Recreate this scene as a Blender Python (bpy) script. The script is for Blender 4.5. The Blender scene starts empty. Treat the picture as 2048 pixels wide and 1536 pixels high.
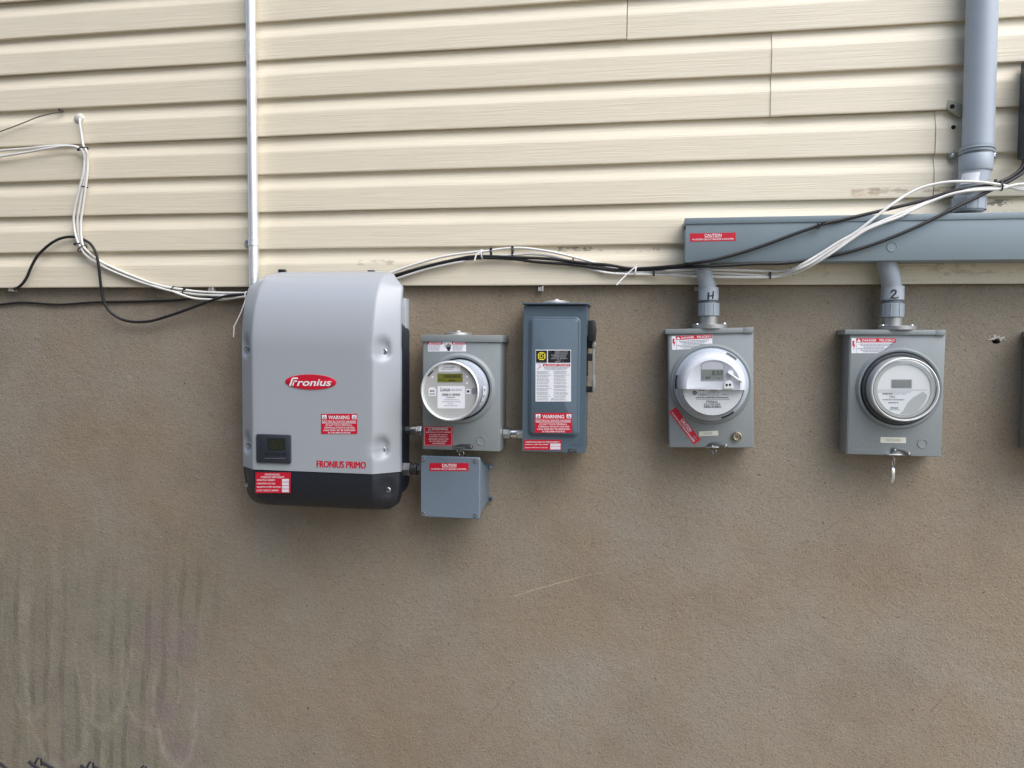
import bpy, bmesh, math, random
from mathutils import Vector, Matrix
random.seed(7)
SC = bpy.context.scene
COL = SC.collection
R = math.radians

# ------------------------------------------------------------------ camera, sky, sun, exposure
ZS = 1.90                              # height of the siding's bottom edge above the ground
F_PX = 1540.0
YAW, PITCH, ROLL = R(9.647), R(2.9985), R(0.4944)
CAM = Vector((0.0, -2.230, ZS - 0.1704))
_f = Vector((-math.sin(YAW)*math.cos(PITCH), math.cos(YAW)*math.cos(PITCH), -math.sin(PITCH)))
_r = Vector((math.cos(YAW), math.sin(YAW), 0)); _u = _r.cross(_f)
_r2 = math.cos(ROLL)*_r + math.sin(ROLL)*_u
_u2 = -math.sin(ROLL)*_r + math.cos(ROLL)*_u
cd = bpy.data.cameras.new('camera'); cam = bpy.data.objects.new('camera', cd); COL.objects.link(cam)
cd.sensor_width = 36.0; cd.lens = F_PX/2048*36; cd.clip_start = 0.05; cd.clip_end = 300
m = Matrix((_r2, _u2, -_f)).transposed().to_4x4(); m.translation = CAM
cam.matrix_world = m
SC.camera = cam
SC.render.resolution_x, SC.render.resolution_y = 1024, 768

SUN_DIR = Vector((0.55, -0.42, 0.95)).normalized()
SUN_EL = math.asin(SUN_DIR.z); SUN_ROT = math.atan2(SUN_DIR.x, SUN_DIR.y)
w = bpy.data.worlds.new('World'); SC.world = w; w.use_nodes = True
nt = w.node_tree; nt.nodes.clear()
sky = nt.nodes.new('ShaderNodeTexSky'); sky.sky_type = 'NISHITA'; sky.sun_disc = False
sky.sun_elevation = SUN_EL; sky.sun_rotation = SUN_ROT; sky.air_density = 1.0; sky.dust_density = 1.8; sky.ozone_density = 1.0
bg = nt.nodes.new('ShaderNodeBackground'); bg.inputs['Strength'].default_value = 0.15
wo = nt.nodes.new('ShaderNodeOutputWorld')
nt.links.new(sky.outputs[0], bg.inputs[0]); nt.links.new(bg.outputs[0], wo.inputs[0])
sd = bpy.data.lights.new('sun', 'SUN'); sd.energy = 1.75; sd.angle = R(66); sd.color = (1.0, 0.99, 0.985)
sun = bpy.data.objects.new('sun', sd); COL.objects.link(sun)
sun.rotation_euler = SUN_DIR.to_track_quat('Z', 'Y').to_euler(); sun.location = (4, -4, 6)
vs = SC.view_settings
vs.view_transform = 'Standard'; vs.look = 'None'; vs.exposure = 0.96; vs.gamma = 1.0; vs.use_curve_mapping = False

# ------------------------------------------------------------------ where a spot of the photograph lies in the place
def W(px, py, d):
    """point at distance d in front of the siding plane (y = 0) seen at photo pixel px, py"""
    v = _f + (px-1024)/F_PX*_r2 - (py-768)/F_PX*_u2
    return CAM + v*((-d-CAM.y)/v.y)
def mpp(px, py, d):
    return (W(px+.5, py, d)-W(px-.5, py, d)).length

# ------------------------------------------------------------------ materials
MATS = {}
def srgb(r, g, b):
    f = lambda c: (c/255/12.92) if c/255 <= .04045 else ((c/255+.055)/1.055)**2.4
    return (f(r), f(g), f(b))
class NT:
    def __init__(s, name):
        s.m = bpy.data.materials.new(name); s.m.use_nodes = True
        s.t = s.m.node_tree; s.t.nodes.clear()
        s.out = s.n('ShaderNodeOutputMaterial'); s.b = s.n('ShaderNodeBsdfPrincipled')
        s.l(s.b.outputs[0], s.out.inputs[0])
        s.pos = s.n('ShaderNodeNewGeometry').outputs['Position']
        MATS[name] = s.m
    def n(s, typ, **kw):
        x = s.t.nodes.new(typ)
        for k, v in kw.items(): setattr(x, k, v)
        return x
    def l(s, a, b): s.t.links.new(a, b)
    def put(s, v, sock):
        if hasattr(v, 'is_output') or hasattr(v, 'links'): s.l(v, sock)
        else: sock.default_value = v
    def math(s, op, a, b=0.0, c=0.0, clamp=False):
        x = s.n('ShaderNodeMath', operation=op, use_clamp=clamp)
        s.put(a, x.inputs[0]); s.put(b, x.inputs[1]); s.put(c, x.inputs[2])
        return x.outputs[0]
    def scaled(s, sc, src=None, loc=(0, 0, 0), rot=(0, 0, 0)):
        x = s.n('ShaderNodeMapping'); s.l(src or s.pos, x.inputs[0])
        x.inputs['Scale'].default_value = sc; x.inputs['Location'].default_value = loc; x.inputs['Rotation'].default_value = rot
        return x.outputs[0]
    def noise(s, scale, detail=2.0, rough=.5, vec=None, dist=0.0):
        x = s.n('ShaderNodeTexNoise'); s.l(vec or s.pos, x.inputs['Vector'])
        x.inputs['Scale'].default_value = scale; x.inputs['Detail'].default_value = detail
        x.inputs['Roughness'].default_value = rough; x.inputs['Distortion'].default_value = dist
        return x.outputs[0]
    def ramp(s, v, a, b, lo=0.0, hi=1.0, smooth=True):
        x = s.n('ShaderNodeMapRange', interpolation_type='SMOOTHSTEP' if smooth else 'LINEAR')
        s.put(v, x.inputs[0]); x.inputs[1].default_value = a; x.inputs[2].default_value = b
        x.inputs[3].default_value = lo; x.inputs[4].default_value = hi
        return x.outputs[0]
    def mix(s, f, a, b, mode='MIX'):
        x = s.n('ShaderNodeMix', data_type='RGBA', blend_type=mode)
        s.put(f, x.inputs[0])
        for v, i in ((a, 6), (b, 7)):
            if isinstance(v, tuple): x.inputs[i].default_value = (*v[:3], 1)
            else: s.l(v, x.inputs[i])
        return x.outputs[2]
    def xyz(s):
        x = s.n('ShaderNodeSeparateXYZ'); s.l(s.pos, x.inputs[0]); return x.outputs
    def color(s, v):
        if isinstance(v, tuple): s.b.inputs['Base Color'].default_value = (*v[:3], 1)
        else: s.l(v, s.b.inputs['Base Color'])
    def bump(s, h, strength=.3, dist=.001):
        x = s.n('ShaderNodeBump'); x.inputs['Strength'].default_value = strength; x.inputs['Distance'].default_value = dist
        s.l(h, x.inputs['Height']); s.l(x.outputs[0], s.b.inputs['Normal'])
    def set(s, **kw):
        for k, v in kw.items():
            s.put(v, s.b.inputs[k.replace('_', ' ')])

def plain(name, col, rough=.5, metal=0.0, var=.06, vscale=14, bump=0.0, bscale=700, dirt=0.0, dirtcol=(.12, .10, .07), rvar=.08, **kw):
    t = NT(name)
    n = t.noise(vscale, 4, .6)
    lo = tuple(c*(1-var) for c in col); hi = tuple(min(1, c*(1+var)) for c in col)
    c = t.mix(n, lo, hi)
    if dirt:
        dn = t.noise(vscale*.9, 6, .7, vec=t.scaled((1, 1, .45), loc=(3, 1, 7)))
        c = t.mix(t.math('MULTIPLY', t.ramp(dn, .5, .78), dirt), c, dirtcol)
    t.color(c)
    rn = t.noise(vscale*3, 3, .6)
    t.set(Roughness=t.ramp(rn, .2, .8, max(.02, rough-rvar), min(1, rough+rvar)), Metallic=metal, **kw)
    if bump: t.bump(t.noise(bscale, 2, .5), bump, .0004)
    return t.m

plain('grey_enclosure_paint', srgb(133, 139, 139), .40, 0, .07, 7, .12, 900, .22, (.16, .15, .13))
plain('grey_enclosure_lip', srgb(132, 138, 137), .38, 0, .07, 9, .1, 900, .22, (.16, .15, .13))
plain('wireway_paint', srgb(128, 141, 146), .42, 0, .07, 5, .12, 900, .22, (.15, .15, .14))
plain('switch_paint', srgb(82, 97, 108), .40, 0, .05, 9, .12, 900, .08)
plain('junction_plastic', srgb(108, 121, 132), .5, 0, .04, 20, .1, 900)
plain('pvc_grey', srgb(164, 172, 180), .38, 0, .05, 8, .05, 500, .12)
plain('pvc_nut', srgb(146, 155, 162), .42, 0, .05, 8)
plain('pvc_dark', srgb(104, 112, 120), .5, 0, .05, 8)
plain('cast_metal', srgb(165, 165, 162), .5, .75, .12, 60, .35, 300)
plain('galvanised', (.84, .84, .83), .55, .9, .10, 40, .05, 120)
plain('zinc_fitting', (.55, .56, .57), .32, 1.0, .2, 90)
plain('dark_fitting', (.10, .105, .11), .42, .5, .2, 60)
plain('steel_screw', (.62, .62, .62), .25, 1.0, .1, 80)
plain('hasp_steel', (.16, .16, .16), .38, .9, .3, 90)
plain('bright_steel', (.8, .8, .78), .22, 1.0, .1, 60)
plain('brass_lock', (.50, .44, .33), .32, 1.0, .15, 60)
plain('inverter_cover', srgb(160, 164, 168), .30, 0, .015, 5, .03, 1400, rvar=.015)
plain('inverter_dark', srgb(31, 35, 42), .45, 0, .06, 20, .1, 900)
plain('inverter_chassis', srgb(38, 46, 60), .42, 0, .08, 20)
plain('bracket_white', srgb(190, 195, 200), .4, .3, .05, 30)
plain('display_plastic', srgb(48, 52, 60), .38, 0, .05, 30)
plain('display_glass', srgb(42, 44, 40), .15, 0, .1, 40)
plain('print_red', srgb(196, 26, 48), .38, 0, .05, 60)
plain('print_dark_red', srgb(186, 22, 42), .38, 0, .05, 60)
plain('print_white', srgb(232, 232, 234), .42, 0, .03, 60)
plain('print_black', (.016, .016, .018), .42, 0, .1, 60)
plain('print_grey', srgb(120, 124, 132), .5, 0, .05, 60)
plain('print_light_grey', srgb(176, 178, 182), .5, 0, .05, 60)
plain('print_yellow', srgb(226, 212, 70), .42, 0, .05, 60)
plain('print_pale_blank', srgb(220, 210, 218), .5, 0, .04, 60)
plain('print_cream', srgb(214, 212, 196), .5, 0, .04, 60)
plain('print_faded', srgb(164, 160, 148), .5, 0, .04, 60)
plain('lcd_green', srgb(112, 112, 46), .2, 0, .06, 60)
plain('lcd_grey', srgb(120, 126, 122), .18, 0, .06, 60)
plain('lcd_segment', srgb(44, 46, 34), .3, 0, .05, 60)
plain('meter_face_grey', srgb(176, 176, 172), .45, 0, .03, 40)
plain('meter_white', srgb(206, 209, 214), .36, 0, .03, 40)
plain('meter_base_grey', srgb(168, 176, 184), .4, 0, .03, 40)
plain('meter_plate', srgb(228, 229, 226), .45, 0, .03, 40)
plain('meter_inner_grey', srgb(182, 183, 177), .4, 0, .05, 40)
plain('meter_wedge_grey', srgb(178, 180, 176), .4, 0, .03, 40)
plain('socket_dark', (.035, .037, .040), .5, 0, .2, 60)
plain('black_plastic', (.018, .019, .021), .38, 0, .2, 60)
plain('black_cable', (.011, .0105, .011), .52, 0, .25, 30, .1, 400)
plain('white_cable', srgb(222, 220, 214), .42, 0, .06, 16, .1, 400, .16)
plain('grey_wire', srgb(96, 92, 86), .5, .2, .1, 50)
plain('white_tie', srgb(226, 222, 222), .4, 0, .04, 60)
plain('black_tie', (.02, .02, .02), .4, 0, .2, 60)
plain('clip_plastic', srgb(188, 186, 178), .45, 0, .08, 60, 0, 0, .2)
plain('bushing_plastic', srgb(196, 192, 180), .4, 0, .06, 60)
plain('anchor_tab', srgb(176, 172, 152), .45, 0, .1, 60, .2, 400, .3)
plain('dark_box_paint', srgb(62, 74, 84), .4, 0, .08, 12, .1, 800)
plain('fence_vinyl', srgb(46, 45, 50), .35, 0, .15, 40)
plain('hole_dark', (.012, .010, .009), .8, 0, .2, 60)
plain('plaster_chip', srgb(206, 200, 190), .8, 0, .15, 200, .5, 500)
plain('sheathing', srgb(60, 54, 46), .8, 0, .1, 20)

def clear_plastic(name, tint, frac, rough=.08):
    t = NT(name); t.t.nodes.remove(t.b)
    tr = t.n('ShaderNodeBsdfTransparent'); tr.inputs[0].default_value = (*tint, 1)
    gl = t.n('ShaderNodeBsdfGlossy'); gl.inputs['Roughness'].default_value = rough
    df = t.n('ShaderNodeBsdfDiffuse'); df.inputs[0].default_value = (.55, .58, .64, 1)
    lw_ = t.n('ShaderNodeLayerWeight'); lw_.inputs['Blend'].default_value = .5
    fac = t.math('MULTIPLY_ADD', t.math('POWER', lw_.outputs['Facing'], 4.0), .55, .035)
    m0 = t.n('ShaderNodeMixShader'); m0.inputs[0].default_value = frac
    t.l(tr.outputs[0], m0.inputs[1]); t.l(df.outputs[0], m0.inputs[2])
    m1 = t.n('ShaderNodeMixShader'); t.l(fac, m1.inputs[0])
    t.l(m0.outputs[0], m1.inputs[1]); t.l(gl.outputs[0], m1.inputs[2]); t.l(m1.outputs[0], t.out.inputs[0])
clear_plastic('clear_cover', (.95, .96, .97), .06)
clear_plastic('hazy_cover', (.90, .92, .95), .30, .12)

def siding_material():
    t = NT('vinyl_siding')
    X = t.xyz()
    base = srgb(226, 215, 191)
    g = t.noise(1.0, 5, .62, vec=t.scaled((3.6, 40, 170)), dist=1.3)
    c = t.mix(t.ramp(g, .38, .62), tuple(v*.96 for v in base), tuple(min(1, v*1.03) for v in base))
    pat = t.noise(1.3, 4, .6)
    c = t.mix(t.math('MULTIPLY', t.ramp(pat, .42, .7), .16), c, srgb(204, 194, 166))
    # specks and run marks of old dirt
    sp = t.noise(55, 5, .75, vec=t.scaled((.35, 1, 1)))
    reg = t.ramp(t.noise(2.2, 3, .6, vec=t.scaled((1, 1, 1), loc=(5, 2, 9))), .5, .66)
    c = t.mix(t.math('MULTIPLY', t.math('MULTIPLY', t.ramp(sp, .64, .74), reg), .45), c, srgb(92, 84, 66))
    def smear(p0, p1, nsc, lo, hi, col, amt, soft=.006, vsc=(1, 1, 1)):
        nonlocal c
        a = W(*p0, 0); b = W(*p1, 0)
        x0, x1 = min(a.x, b.x), max(a.x, b.x); z0, z1 = min(a.z, b.z), max(a.z, b.z)
        mk = t.math('MULTIPLY', t.ramp(X[0], x0-soft, x0+soft), t.ramp(X[0], x1-soft, x1+soft, 1, 0))
        mk = t.math('MULTIPLY', mk, t.math('MULTIPLY', t.ramp(X[2], z0-soft*.5, z0+soft*.5), t.ramp(X[2], z1-soft*.5, z1+soft*.5, 1, 0)))
        nn = t.ramp(t.noise(nsc, 5, .7, vec=t.scaled(vsc, loc=(p0[0]*.01, 0, p0[1]*.013))), lo, hi)
        c = t.mix(t.math('MULTIPLY', t.math('MULTIPLY', mk, nn), amt*.8), c, col)
    smear((1702, 378), (1760, 392), 40, .35, .6, srgb(176, 132, 76), .6)
    smear((1704, 376), (1930, 383), 60, .44, .56, srgb(120, 108, 86), .6, .004, (.3, 1, 1))
    smear((1868, 374), (1925, 384), 60, .4, .55, srgb(150, 106, 50), .75, .004, (.4, 1, 1))
    smear((1960, 398), (2028, 412), 75, .5, .54, srgb(38, 34, 30), .9, .004, (.5, 1, 1))
    smear((1115, 493), (1205, 501), 60, .46, .56, srgb(60, 52, 42), .85, .004, (.3, 1, 1))
    smear((1215, 496), (1320, 504), 70, .56, .62, srgb(74, 62, 48), .7, .004, (.4, 1, 1))
    smear((715, 520), (790, 530), 70, .5, .6, srgb(130, 118, 100), .6, .004, (.4, 1, 1))
    smear((1800, 528), (2048, 552), 45, .5, .62, srgb(120, 102, 74), .45, .008, (.3, 1, 1))
    smear((1480, 525), (2048, 566), 60, .56, .68, srgb(140, 124, 96), .4, .008, (.5, 1, .6))
    smear((1840, 530), (2100, 420), 40, .56, .62, srgb(84, 76, 62), .6, .008, (.4, 1, 1))
    t.color(c)
    t.set(Roughness=.46)
    h = t.math('ADD', t.math('MULTIPLY', g, 1.0), t.math('MULTIPLY', t.noise(6, 2, .5), .9))
    t.bump(h, .8, .0012)
siding_material()

def stucco_material():
    t = NT('foundation_stucco')
    X = t.xyz()
    warm = srgb(142, 127, 107); cool = srgb(144, 134, 118); dark = srgb(120, 106, 89)
    c = t.mix(t.ramp(t.noise(1.5, 6, .65), .36, .62), warm, cool)
    c = t.mix(t.math('MULTIPLY', t.ramp(t.noise(2.2, 5, .62, vec=t.scaled((1, 1, .8), loc=(12, 0, 6))), .48, .7), .38), c, srgb(152, 146, 136))
    c = t.mix(t.math('MULTIPLY', t.ramp(t.noise(3.1, 5, .62, vec=t.scaled((1, 1, 1), loc=(4, 0, 2))), .45, .75), .45), c, dark)
    # pale scuffs
    sc = t.ramp(t.noise(5.5, 4, .6, vec=t.scaled((1, 1, 1), loc=(9, 0, 4))), .66, .8)
    c = t.mix(t.math('MULTIPLY', sc, .3), c, srgb(172, 164, 150))
    # washed area low on the left: algae film with brushed streaks
    a = W(20, 1150, -.025); b = W(430, 1536, -.025)
    reg = t.math('MULTIPLY', t.ramp(X[0], b.x-.12, b.x+.14, 1, 0), t.ramp(X[2], a.z-.1, a.z+.32, 1, 0))
    edge = t.ramp(t.noise(4, 4, .6, vec=t.scaled((1, 1, 1), loc=(2, 0, 8))), .25, .6)
    reg = t.math('MULTIPLY', reg, edge)
    c = t.mix(t.math('MULTIPLY', reg, .55), c, srgb(122, 122, 104))
    # wiped bands, hand-brushed: slanting, wandering, with a harder lower edge
    def wipes(ang, zs, freq, dist, loc):
        x = t.n('ShaderNodeTexWave', wave_type='BANDS', bands_direction='X')
        t.l(t.scaled((1, 1, zs), rot=(0, R(ang), 0), loc=loc), x.inputs[0])
        x.inputs['Scale'].default_value = freq; x.inputs['Distortion'].default_value = dist; x.inputs['Detail'].default_value = 3; x.inputs['Detail Scale'].default_value = 1.6; x.inputs['Detail Roughness'].default_value = .6
        return x.outputs[0]
    am = t.ramp(t.noise(3.4, 3, .6, vec=t.scaled((1, 1, .7), loc=(6, 0, 5))), .38, .62)
    w1 = t.ramp(wipes(-10, .22, 5.2, 5.0, (0, 0, 0)), .62, .86)
    c = t.mix(t.math('MULTIPLY', t.math('MULTIPLY', reg, t.math('MULTIPLY', w1, am)), .50), c, srgb(92, 85, 74))
    am2 = t.ramp(t.noise(4.1, 3, .6, vec=t.scaled((1, 1, .7), loc=(1, 0, 9))), .42, .66)
    w2 = t.ramp(wipes(-6, .16, 3.4, 7.0, (2, 0, 1)), .66, .9)
    c = t.mix(t.math('MULTIPLY', t.math('MULTIPLY', reg, t.math('MULTIPLY', w2, am2)), .42), c, srgb(166, 156, 140))
    # pale looped wipe marks and long scratches
    nz = t.noise(30, 3, .6)
    wob = t.math('MULTIPLY', t.math('SUBTRACT', t.noise(7, 2, .5), .5), .05)
    def loop(px, py, rx, ry, wd, amt, lower=True):
        nonlocal c
        o_ = W(px, py, -.025); k_ = mpp(px, py, -.025)
        ux = t.math('DIVIDE', t.math('SUBTRACT', t.math('ADD', X[0], wob), o_.x), rx*k_)
        uz = t.math('DIVIDE', t.math('SUBTRACT', X[2], o_.z), ry*k_)
        rr = t.math('SQRT', t.math('ADD', t.math('MULTIPLY', ux, ux), t.math('MULTIPLY', uz, uz)))
        mk = t.ramp(t.math('ABSOLUTE', t.math('SUBTRACT', rr, 1.0)), 0, wd, 1, 0)
        mk = t.math('MULTIPLY', mk, t.ramp(uz, -.1, .6, 1, 0) if lower else t.ramp(uz, -.5, .2, 0, 1))
        mk = t.math('MULTIPLY', mk, t.ramp(nz, .3, .6))
        c = t.mix(t.math('MULTIPLY', mk, amt), c, srgb(176, 168, 152))
    def scratch():
        nonlocal c
        a_ = W(1018, 1196, -.025); b_ = W(1250, 1136, -.025); k_ = (b_.z-a_.z)/(b_.x-a_.x)
        u_ = t.math('SUBTRACT', X[0], a_.x)
        zz_ = t.math('ADD', t.math('MULTIPLY', u_, k_*1.25), t.math('MULTIPLY', t.math('MULTIPLY', u_, u_), -k_*.25/(b_.x-a_.x)))
        dz_ = t.math('ABSOLUTE', t.math('SUBTRACT', t.math('SUBTRACT', X[2], a_.z), t.math('ADD', zz_, t.math('MULTIPLY', wob, .15))))
        mk = t.math('MULTIPLY', t.ramp(dz_, .0, .0035, 1, 0), t.math('MULTIPLY', t.ramp(X[0], a_.x, a_.x+.02), t.ramp(X[0], a_.x+.13, b_.x, 1, 0)))
        c = t.mix(t.math('MULTIPLY', t.math('MULTIPLY', mk, t.ramp(nz, .2, .5)), .6), c, srgb(186, 172, 148))
    loop(352, 1390, 44, 132, .16, .55); loop(300, 1330, 60, 120, .10, .3); loop(120, 1360, 70, 160, .10, .32)
    loop(205, 1300, 52, 140, .12, .3); loop(60, 1300, 44, 120, .12, .25); scratch()
    pk = t.ramp(t.noise(3, 3, .6, vec=t.scaled((1, 1, 1), loc=(7, 0, 3))), .5, .7)
    c = t.mix(t.math('MULTIPLY', t.math('MULTIPLY', reg, pk), .6), c, srgb(134, 116, 116))
    # patchy darker band along the top
    z = t.ramp(X[2], ZS-.16, ZS-.02)
    dn = t.ramp(t.noise(1.0, 4, .65, vec=t.scaled((9, 1, 3.5))), .42, .7)
    c = t.mix(t.math('MULTIPLY', t.math('MULTIPLY', z, dn), .2), c, srgb(92, 82, 68))
    # hairline cracks
    vo = t.n('ShaderNodeTexVoronoi', feature='DISTANCE_TO_EDGE'); t.l(t.scaled((1, 1, 1), loc=(.3, 0, .2)), vo.inputs[0]); vo.inputs['Scale'].default_value = 1.7
    wv = t.math('ADD', vo.outputs['Distance'], t.math('MULTIPLY', t.math('SUBTRACT', t.noise(14, 4, .7), .5), .03))
    ck = t.math('MULTIPLY', t.ramp(t.math('ABSOLUTE', wv), .0, .0035, 1, 0), t.ramp(t.noise(1.9, 2, .5, vec=t.scaled((1, 1, 1), loc=(8, 0, 8))), .56, .66))
    c = t.mix(t.math('MULTIPLY', ck, .35), c, srgb(80, 70, 58))
    # sand grain
    g1 = t.noise(190, 2, .6); g2 = t.noise(420, 1, .5)
    c = t.mix(t.math('MULTIPLY', t.ramp(g1, .52, .72), .44), c, srgb(92, 80, 66))
    c = t.mix(t.math('MULTIPLY', t.ramp(g2, .62, .75), .45), c, srgb(196, 182, 158))
    pit = t.ramp(t.noise(70, 2, .5, vec=t.scaled((1, 1, 1), loc=(1, 2, 3))), .74, .78)
    c = t.mix(t.math('MULTIPLY', pit, .7), c, srgb(58, 48, 38))
    t.color(c); t.set(Roughness=.92)
    h = t.math('ADD', t.math('MULTIPLY', g1, 1.0), t.math('MULTIPLY', t.noise(60, 3, .6, dist=.4), .9))
    h = t.math('ADD', h, t.math('MULTIPLY', t.noise(11, 3, .6), 1.6))
    t.bump(h, .68, .0024)
stucco_material()

def ground_material():
    t = NT('ground_soil')
    c = t.mix(t.noise(2, 5, .6), srgb(118, 110, 98), srgb(142, 134, 120))
    c = t.mix(t.math('MULTIPLY', t.ramp(t.noise(120, 3, .6), .5, .7), .4), c, srgb(84, 78, 68))
    t.color(c); t.set(Roughness=.95); t.bump(t.noise(80, 4, .6), .5, .004)
ground_material()

# ------------------------------------------------------------------ mesh helpers (all in world coordinates; part() shifts them to the thing's base)
ROOT = {}
def thing(name, label, cat, loc, group=None):
    o = bpy.data.objects.new(name, None); COL.objects.link(o)
    o.empty_display_size = .05
    o.location = loc; o['label'] = label; o['category'] = cat
    if group: o['group'] = group
    ROOT[o.name] = Vector(loc)
    return o
def part(name, bm, mat, parent=None, label=None, smooth=True, ang=35):
    org = ROOT[parent.name] if parent else Vector((0, 0, 0))
    bmesh.ops.remove_doubles(bm, verts=bm.verts, dist=1e-6)
    if org.length: bmesh.ops.translate(bm, verts=bm.verts, vec=-org)
    me = bpy.data.meshes.new(name); bm.to_mesh(me); bm.free()
    me.materials.append(MATS[mat])
    if smooth:
        for p in me.polygons: p.use_smooth = True
        try: me.set_sharp_from_angle(angle=R(ang))
        except Exception: pass
    o = bpy.data.objects.new(name, me); COL.objects.link(o)
    if parent: o.parent = parent
    ROOT[o.name] = org
    if label: o['label'] = label
    return o
def single(name, bm, mat, label, cat, group=None, ang=35):
    """a thing that is one mesh, with its origin at its own base"""
    vs_ = [v.co for v in bm.verts]
    c = Vector((sum(v.x for v in vs_)/len(vs_), sum(v.y for v in vs_)/len(vs_), min(v.z for v in vs_)))
    bmesh.ops.translate(bm, verts=bm.verts, vec=-c)
    o = part(name, bm, mat, None, None, True, ang)
    o.location = c; o['label'] = label; o['category'] = cat
    if group: o['group'] = group
    return o
NB = bmesh.new
def box(bm, x0, x1, y0, y1, z0, z1, bev=0.0, seg=2):
    vs_ = [bm.verts.new((x, y, z)) for x in (x0, x1) for y in (y0, y1) for z in (z0, z1)]
    idx = [(0, 1, 3, 2), (4, 6, 7, 5), (0, 4, 5, 1), (2, 3, 7, 6), (0, 2, 6, 4), (1, 5, 7, 3)]
    fs = [bm.faces.new([vs_[i] for i in f]) for f in idx]
    bmesh.ops.recalc_face_normals(bm, faces=fs)
    if bev:
        es = list({e for f in fs for e in f.edges})
        bmesh.ops.bevel(bm, geom=es, offset=bev, segments=seg, affect='EDGES', profile=.5)
    return bm
def pxrect(x0, y0, x1, y1, d):
    a = W(x0, (y0+y1)/2, d).x; b = W(x1, (y0+y1)/2, d).x
    t = W((x0+x1)/2, y0, d).z; u = W((x0+x1)/2, y1, d).z
    return a, b, u, t          # x0 x1 z0 z1
def pxbox(bm, x0, y0, x1, y1, d0, d1, bev=0.0, seg=2):
    a, b, u, t = pxrect(x0, y0, x1, y1, d1)
    return box(bm, a, b, -d1, -d0, u, t, bev, seg)
def frame_of(axis):
    n = Vector(axis).normalized()
    h = Vector((0, 0, 1)) if abs(n.z) < .9 else Vector((1, 0, 0))
    a = h.cross(n).normalized(); b = n.cross(a)
    return n, a, b
def lathe(bm, c, axis, prof, seg=48, close=True, sx=1.0, sy=1.0):
    """prof: list of (radius, height along axis) from base to top"""
    n, a, b = frame_of(axis); c = Vector(c); rings = []
    for r, h in prof:
        if r < 1e-7: rings.append([bm.verts.new(c+n*h)])
        else: rings.append([bm.verts.new(c+n*h+a*(r*sx*math.cos(2*math.pi*i/seg))+b*(r*sy*math.sin(2*math.pi*i/seg))) for i in range(seg)])
    for p, q in zip(rings, rings[1:]):
        for i in range(seg):
            j = (i+1) % seg
            if len(p) == 1 and len(q) == 1: break
            if len(p) == 1: bm.faces.new((p[0], q[i], q[j]))
            elif len(q) == 1: bm.faces.new((p[i], p[j], q[0]))
            else: bm.faces.new((p[i], p[j], q[j], q[i]))
    return bm
def spline(pts, n=6):
    P = [Vector(p) for p in pts]
    if len(P) < 3: return P
    P = [P[0]*2-P[1]]+P+[P[-1]*2-P[-2]]
    out = []
    for i in range(1, len(P)-2):
        a, b, c, d = P[i-1], P[i], P[i+1], P[i+2]
        for k in range(n):
            t = k/n
            out.append(.5*((2*b)+(c-a)*t+(2*a-5*b+4*c-d)*t*t+(3*b-a-3*c+d)*t**3))
    out.append(P[-2]); return out
def tube(bm, pts, r, seg=10, caps=True, flat=1.0, up=None):
    P = [Vector(p) for p in pts]; rings = []; prev = None
    for i, p in enumerate(P):
        t = (P[min(i+1, len(P)-1)]-P[max(i-1, 0)]).normalized()
        if prev is None:
            a = (up or (Vector((0, 1, 0)) if abs(t.y) < .9 else Vector((1, 0, 0)))); a = (a-t*a.dot(t)).normalized()
        else: a = (prev-t*prev.dot(t)).normalized()
        prev = a; b = t.cross(a); rr = r[i] if isinstance(r, (list, tuple)) else r
        rings.append([bm.verts.new(p+a*(rr*flat*math.cos(2*math.pi*k/seg))+b*(rr*math.sin(2*math.pi*k/seg))) for k in range(seg)])
    for p, q in zip(rings, rings[1:]):
        for k in range(seg): bm.faces.new((p[k], p[(k+1) % seg], q[(k+1) % seg], q[k]))
    if caps: bm.faces.new(list(reversed(rings[0]))); bm.faces.new(rings[-1])
    return bm
def prism(bm, pts, y0, y1, bev=0.0):
    """pts: (x, z) outline anticlockwise seen from the camera; y0 back, y1 front"""
    A = [bm.verts.new((x, y1, z)) for x, z in pts]; B = [bm.verts.new((x, y0, z)) for x, z in pts]
    n = len(pts); fs = [bm.faces.new(A), bm.faces.new(list(reversed(B)))]
    for i in range(n): fs.append(bm.faces.new((A[i], B[i], B[(i+1) % n], A[(i+1) % n])))
    bmesh.ops.recalc_face_normals(bm, faces=fs)
    if bev:
        es = list(fs[0].edges)
        bmesh.ops.bevel(bm, geom=es, offset=bev, segments=2, affect='EDGES', profile=.5)
    return bm
def rrect(x0, x1, z0, z1, r, n=6):
    out = []
    for cx, cz, a0 in ((x1-r, z1-r, 0), (x0+r, z1-r, 90), (x0+r, z0+r, 180), (x1-r, z0+r, 270)):
        for k in range(n+1):
            a = R(a0+90*k/n); out.append((cx+r*math.cos(a), cz+r*math.sin(a)))
    return out
def loft_outlines(bm, outs, cap=True):
    """outs: list of (pts xz, y)"""
    rings = [[bm.verts.new((x, y, z)) for x, z in p] for p, y in outs]
    n = len(rings[0])
    for p, q in zip(rings, rings[1:]):
        for i in range(n): bm.faces.new((p[i], p[(i+1) % n], q[(i+1) % n], q[i]))
    if cap: bm.faces.new(rings[-1])
    return bm

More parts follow.
